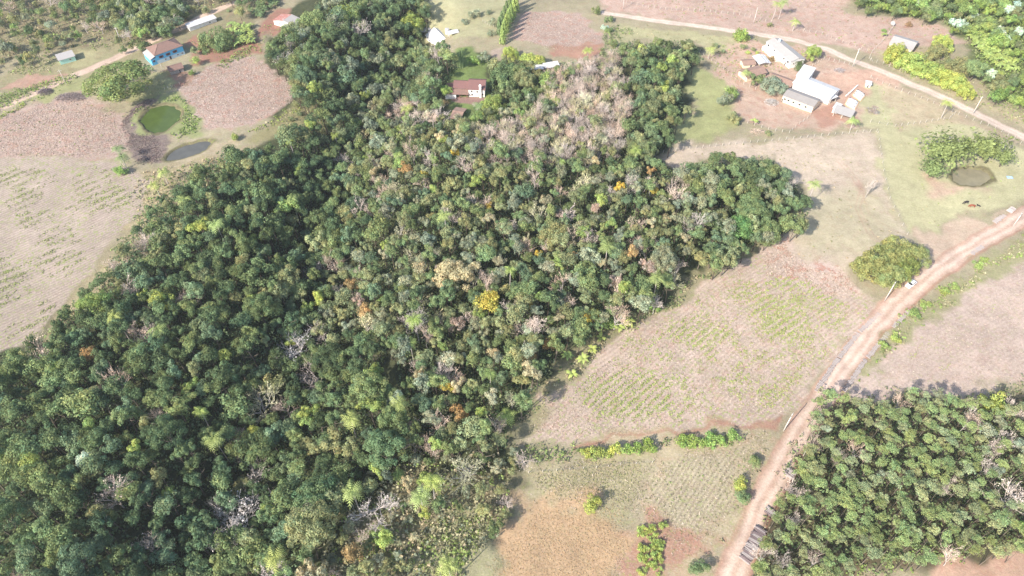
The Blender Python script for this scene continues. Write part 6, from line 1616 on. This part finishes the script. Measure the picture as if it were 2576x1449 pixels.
# car
def car(px, py, q2):
    p = at(px, py, .3); b = at(*q2); ang = math.atan2(b.y-p.y, b.x-p.x)
    e = empty('car', (p.x, p.y, T(p.x, p.y)+.03), ang); tag(e, 'small white car parked on the dirt road under the golden green trees', 'car')
    # side profile (x forward, z up), body widths
    prof = [(-2.05, .35), (-2.1, .62), (-2.02, .92), (-1.6, .98), (-.2, .97), (.75, .95), (1.75, .78), (2.05, .62), (2.1, .38), (1.9, .26), (-1.9, .26)]
    m = MB(); n = len(prof); W = [.72, .84, .84, .72]; Y = [-.84, -.70, .70, .84]
    v = []
    for y, k in ((-.84, .93), (-.76, 1.0), (.76, 1.0), (.84, .93)):
        v += [(x*(1 if abs(y) < .8 else .975), y, .6+(z-.6)*k) for x, z in prof]
    f = [(s*n+i, s*n+(i+1) % n, (s+1)*n+(i+1) % n, (s+1)*n+i) for s in range(3) for i in range(n)]
    f += [tuple(range(n))[::-1], tuple(3*n+i for i in range(n))]
    m.add(v, f); m.build('body', M_CAR, e, bevel=.05)
    top = [(-1.75, .96), (-1.35, 1.42), (-.9, 1.5), (.1, 1.5), (.45, 1.42), (1.05, .93)]
    n = len(top); v = [(x, s*(.74 if z < 1.2 else .60), z) for s in (-1, 1) for x, z in top]
    f = [(i, i+1, n+i+1, n+i) for i in range(n-1)]+[tuple(range(n))[::-1], tuple(n+i for i in range(n)), (n-1, 0, n, 2*n-1)]
    MB().add(v, f).build('cabin', M_CAR, e)
    def glass(pts, name):
        c = sum((Vector(p_) for p_ in pts), Vector())/4; nn = (Vector(pts[1])-Vector(pts[0])).cross(Vector(pts[2])-Vector(pts[1])).normalized()
        o = [tuple(Vector(p_)+nn*.012) for p_ in pts]; i_ = [tuple(Vector(p_)-nn*.01) for p_ in pts]
        MB().add(o+i_, [(0, 1, 2, 3), (7, 6, 5, 4), (0, 4, 5, 1), (1, 5, 6, 2), (2, 6, 7, 3), (3, 7, 4, 0)]).build(name, M_GLASS, e)
    glass([(1.0, -.68, .97), (1.0, .68, .97), (.48, .56, 1.41), (.48, -.56, 1.41)], 'windscreen')
    glass([(-1.71, .68, 1.0), (-1.71, -.68, 1.0), (-1.37, -.56, 1.4), (-1.37, .56, 1.4)], 'rear_window')
    for s in (-1, 1):
        q = [(-1.45, s*.735, 1.02), (.85, s*.735, 1.02), (.4, s*.625, 1.38), (-1.2, s*.625, 1.38)]
        if s > 0: q = q[::-1]
        glass(q, 'side_window')
        MB().box(.62, .8, s*.95-.09, s*.95+.09, .95, 1.07).build('mirror', M_CAR, e)
        for x in (-1.3, 1.3):
            w = MB().tube([(x, s*.70, .3), (x, s*.875, .3)], .3, 16).build('wheel', M_TYRE, e)
            MB().tube([(x, s*.875, .3), (x, s*.885, .3)], .17, 12).build('rim', M_STEEL, w)
        MB().box(1.93, 2.07, s*.58-.17, s*.58+.17, .6, .73).build('headlight', M_LAMP, e)
        MB().box(-2.1, -2.02, s*.62-.14, s*.62+.14, .68, .88).build('taillight', M_RLAMP, e)
car(2291, 716, (2255, 745))

# cows
def cow(label, px, py, ang, mat, s=1.0, graze=True):
    p = at(px, py); e = empty('cow', p, ang); tag(e, label, 'cow')
    V = [(-.75, 0, 1.15), (-.3, 0, 1.1), (.25, 0, 1.1), (.65, 0, 1.15), (.95, 0, 1.15 if graze else 1.4), (1.2, 0, .75 if graze else 1.62), (1.35, 0, .35 if graze else 1.5)]
    R = [.30, .36, .37, .33, .2, .17, .1]
    E = [(i, i+1) for i in range(6)]
    def chain(st, pts, rad):
        k = st
        for q, r in zip(pts, rad):
            V.append(q); R.append(r); E.append((k, len(V)-1)); k = len(V)-1
    for y in (-.2, .2):
        chain(0, [(-.72, y, .85), (-.60, y*1.1, .62), (-.80, y*1.1, .38), (-.76, y*1.1, .05)], [.17, .10, .065, .06])
        chain(3, [(.62, y, .8), (.64, y*1.1, .48), (.62, y*1.1, .25), (.64, y*1.1, .05)], [.14, .08, .06, .06])
    chain(0, [(-1.0, 0, 1.1), (-1.08, 0, .7), (-1.06, 0, .5)], [.05, .03, .04])
    me = bpy.data.meshes.new('body'); me.from_pydata([tuple(c*s for c in v) for v in V], E, []); me.materials.append(mat)
    o = link('body', me, e)
    sk = o.modifiers.new('skin', 'SKIN'); 
    for i, r in enumerate(R): me.skin_vertices[0].data[i].radius = (r*s, r*s) if me.skin_vertices else (r, r)
    return e, o, R
def cow_safe(*a, **k):
    # skin data layer must exist before radii are written
    label, px, py, ang, mat = a[:5]; s = k.get('s', 1.0); graze = k.get('graze', True)
    p = at(px, py); e = empty('cow', p, ang); tag(e, label, 'cow')
    V = [(-.75, 0, 1.15), (-.3, 0, 1.1), (.25, 0, 1.1), (.65, 0, 1.15), (.95, 0, 1.1 if graze else 1.4), (1.2, 0, .7 if graze else 1.62), (1.38, 0, .3 if graze else 1.5)]
    R = [.30, .37, .38, .33, .2, .17, .1]; E = [(i, i+1) for i in range(6)]
    def chain(st, pts, rad):
        kk = st
        for q, r in zip(pts, rad):
            V.append(q); R.append(r); E.append((kk, len(V)-1)); kk = len(V)-1
    for y in (-.2, .2):
        chain(0, [(-.72, y, .85), (-.60, y*1.1, .62), (-.80, y*1.1, .38), (-.76, y*1.1, .05)], [.17, .10, .065, .06])
        chain(3, [(.62, y, .8), (.64, y*1.1, .48), (.62, y*1.1, .25), (.64, y*1.1, .05)], [.14, .08, .06, .06])
        chain(5, [(1.12, y*1.1, .85 if graze else 1.75)], [.045])
    chain(0, [(-1.0, 0, 1.1), (-1.08, 0, .7), (-1.06, 0, .5)], [.05, .03, .04])
    me = bpy.data.meshes.new('body'); me.from_pydata([tuple(c*s for c in v) for v in V], E, []); me.materials.append(mat)
    o = link('body', me, e); o.modifiers.new('skin', 'SKIN')
    if not me.skin_vertices:
        bm = bmesh.new(); bm.from_mesh(me); bm.verts.layers.skin.verify(); bm.to_mesh(me); bm.free()
    for i, r in enumerate(R): me.skin_vertices[0].data[i].radius = (r*s, r*s)
    me.skin_vertices[0].data[0].use_root = True
    sb = o.modifiers.new('sub', 'SUBSURF'); sb.levels = 2; sb.render_levels = 2
    hx = 1.3*s
    MB().tube([(1.1*s, .1*s, (.95 if graze else 1.72)*s), (1.05*s, .28*s, (1.05 if graze else 1.85)*s)], [.04*s, .012*s], 5).tube([(1.1*s, -.1*s, (.95 if graze else 1.72)*s), (1.05*s, -.28*s, (1.05 if graze else 1.85)*s)], [.04*s, .012*s], 5).build('horns', M_CONC, e)
cow_safe('black cow grazing on the pasture, highest of the three', 2428, 513, 3.4, M_BLACKC)
cow_safe('reddish brown cow grazing in the middle of the three', 2444, 522, 3.0, M_BROWNC)
cow_safe('small dark calf right of the brown cow', 2460, 520.5, 2.6, M_BLACKC, s=.65, graze=False)

# small bits
p = at(2540, 446); o = MB().add([(-1.2, -.6, .0), (1.0, -.8, .05), (1.2, .5, .0), (-.9, .8, .02), (0, 0, .5), (.4, .1, .45)], [(0, 1, 5, 4), (1, 2, 5), (2, 3, 4, 5), (3, 0, 4), (0, 3, 2, 1)]).build('tarpaulin', M_TARPB, None, loc=p)
tag(o, 'crumpled pale blue sheet on the grass right of the brown pond', 'tarpaulin')
p = at(2226+17, 65); e = empty('satellite_dish', p); tag(e, 'round pale dish on a post left of the pale roofed house', 'satellite dish')
MB().tube([(0, 0, -.2), (0, 0, 1.2)], .05, 6).build('post', M_STEEL, e)
MB().tube([(0, 0, 1.2), (0, -.06, 1.28), (0, -.25, 1.5)], [.15, .8, 1.1], 18).build('dish', M_FIBL, e)
for (a, b, l) in ((2196-25, 58+2, 'white boulder on the red earth above the fence, left of two'), (2395-195, 92-2, 'white boulder on the red earth nearest the dish')):
    pass
p = at(366, 168); e = empty('water_barrel', p); tag(e, 'pale grey barrel at the left end of the blue house', 'barrel')
MB().tube([(0, 0, -.1), (0, 0, .5), (0, 0, 1.1)], [.42, .48, .42], 14).build('barrel', M_FIBL, e); MB().tube([(0, 0, 1.1), (0, 0, 1.16)], .44, 14).build('lid', M_WHITE, e)

# air
m, nt = nmat("haze_air"); out = N(nt, "ShaderNodeOutputMaterial"); pv = N(nt, "ShaderNodeVolumePrincipled")
pv.inputs["Color"].default_value = (.86, .9, .96, 1); pv.inputs["Density"].default_value = HAZE; pv.inputs["Anisotropy"].default_value = .2
nt.links.new(pv.outputs[0], out.inputs["Volume"])
if HAZE > 0:
    o = MB().box(-5200, 5200, -5200, 7600, -40, 176).build("haze", m); tag(o, "thin pale haze in the air over the whole valley", "haze", kind="stuff")
SC.cycles.volume_bounces = 0
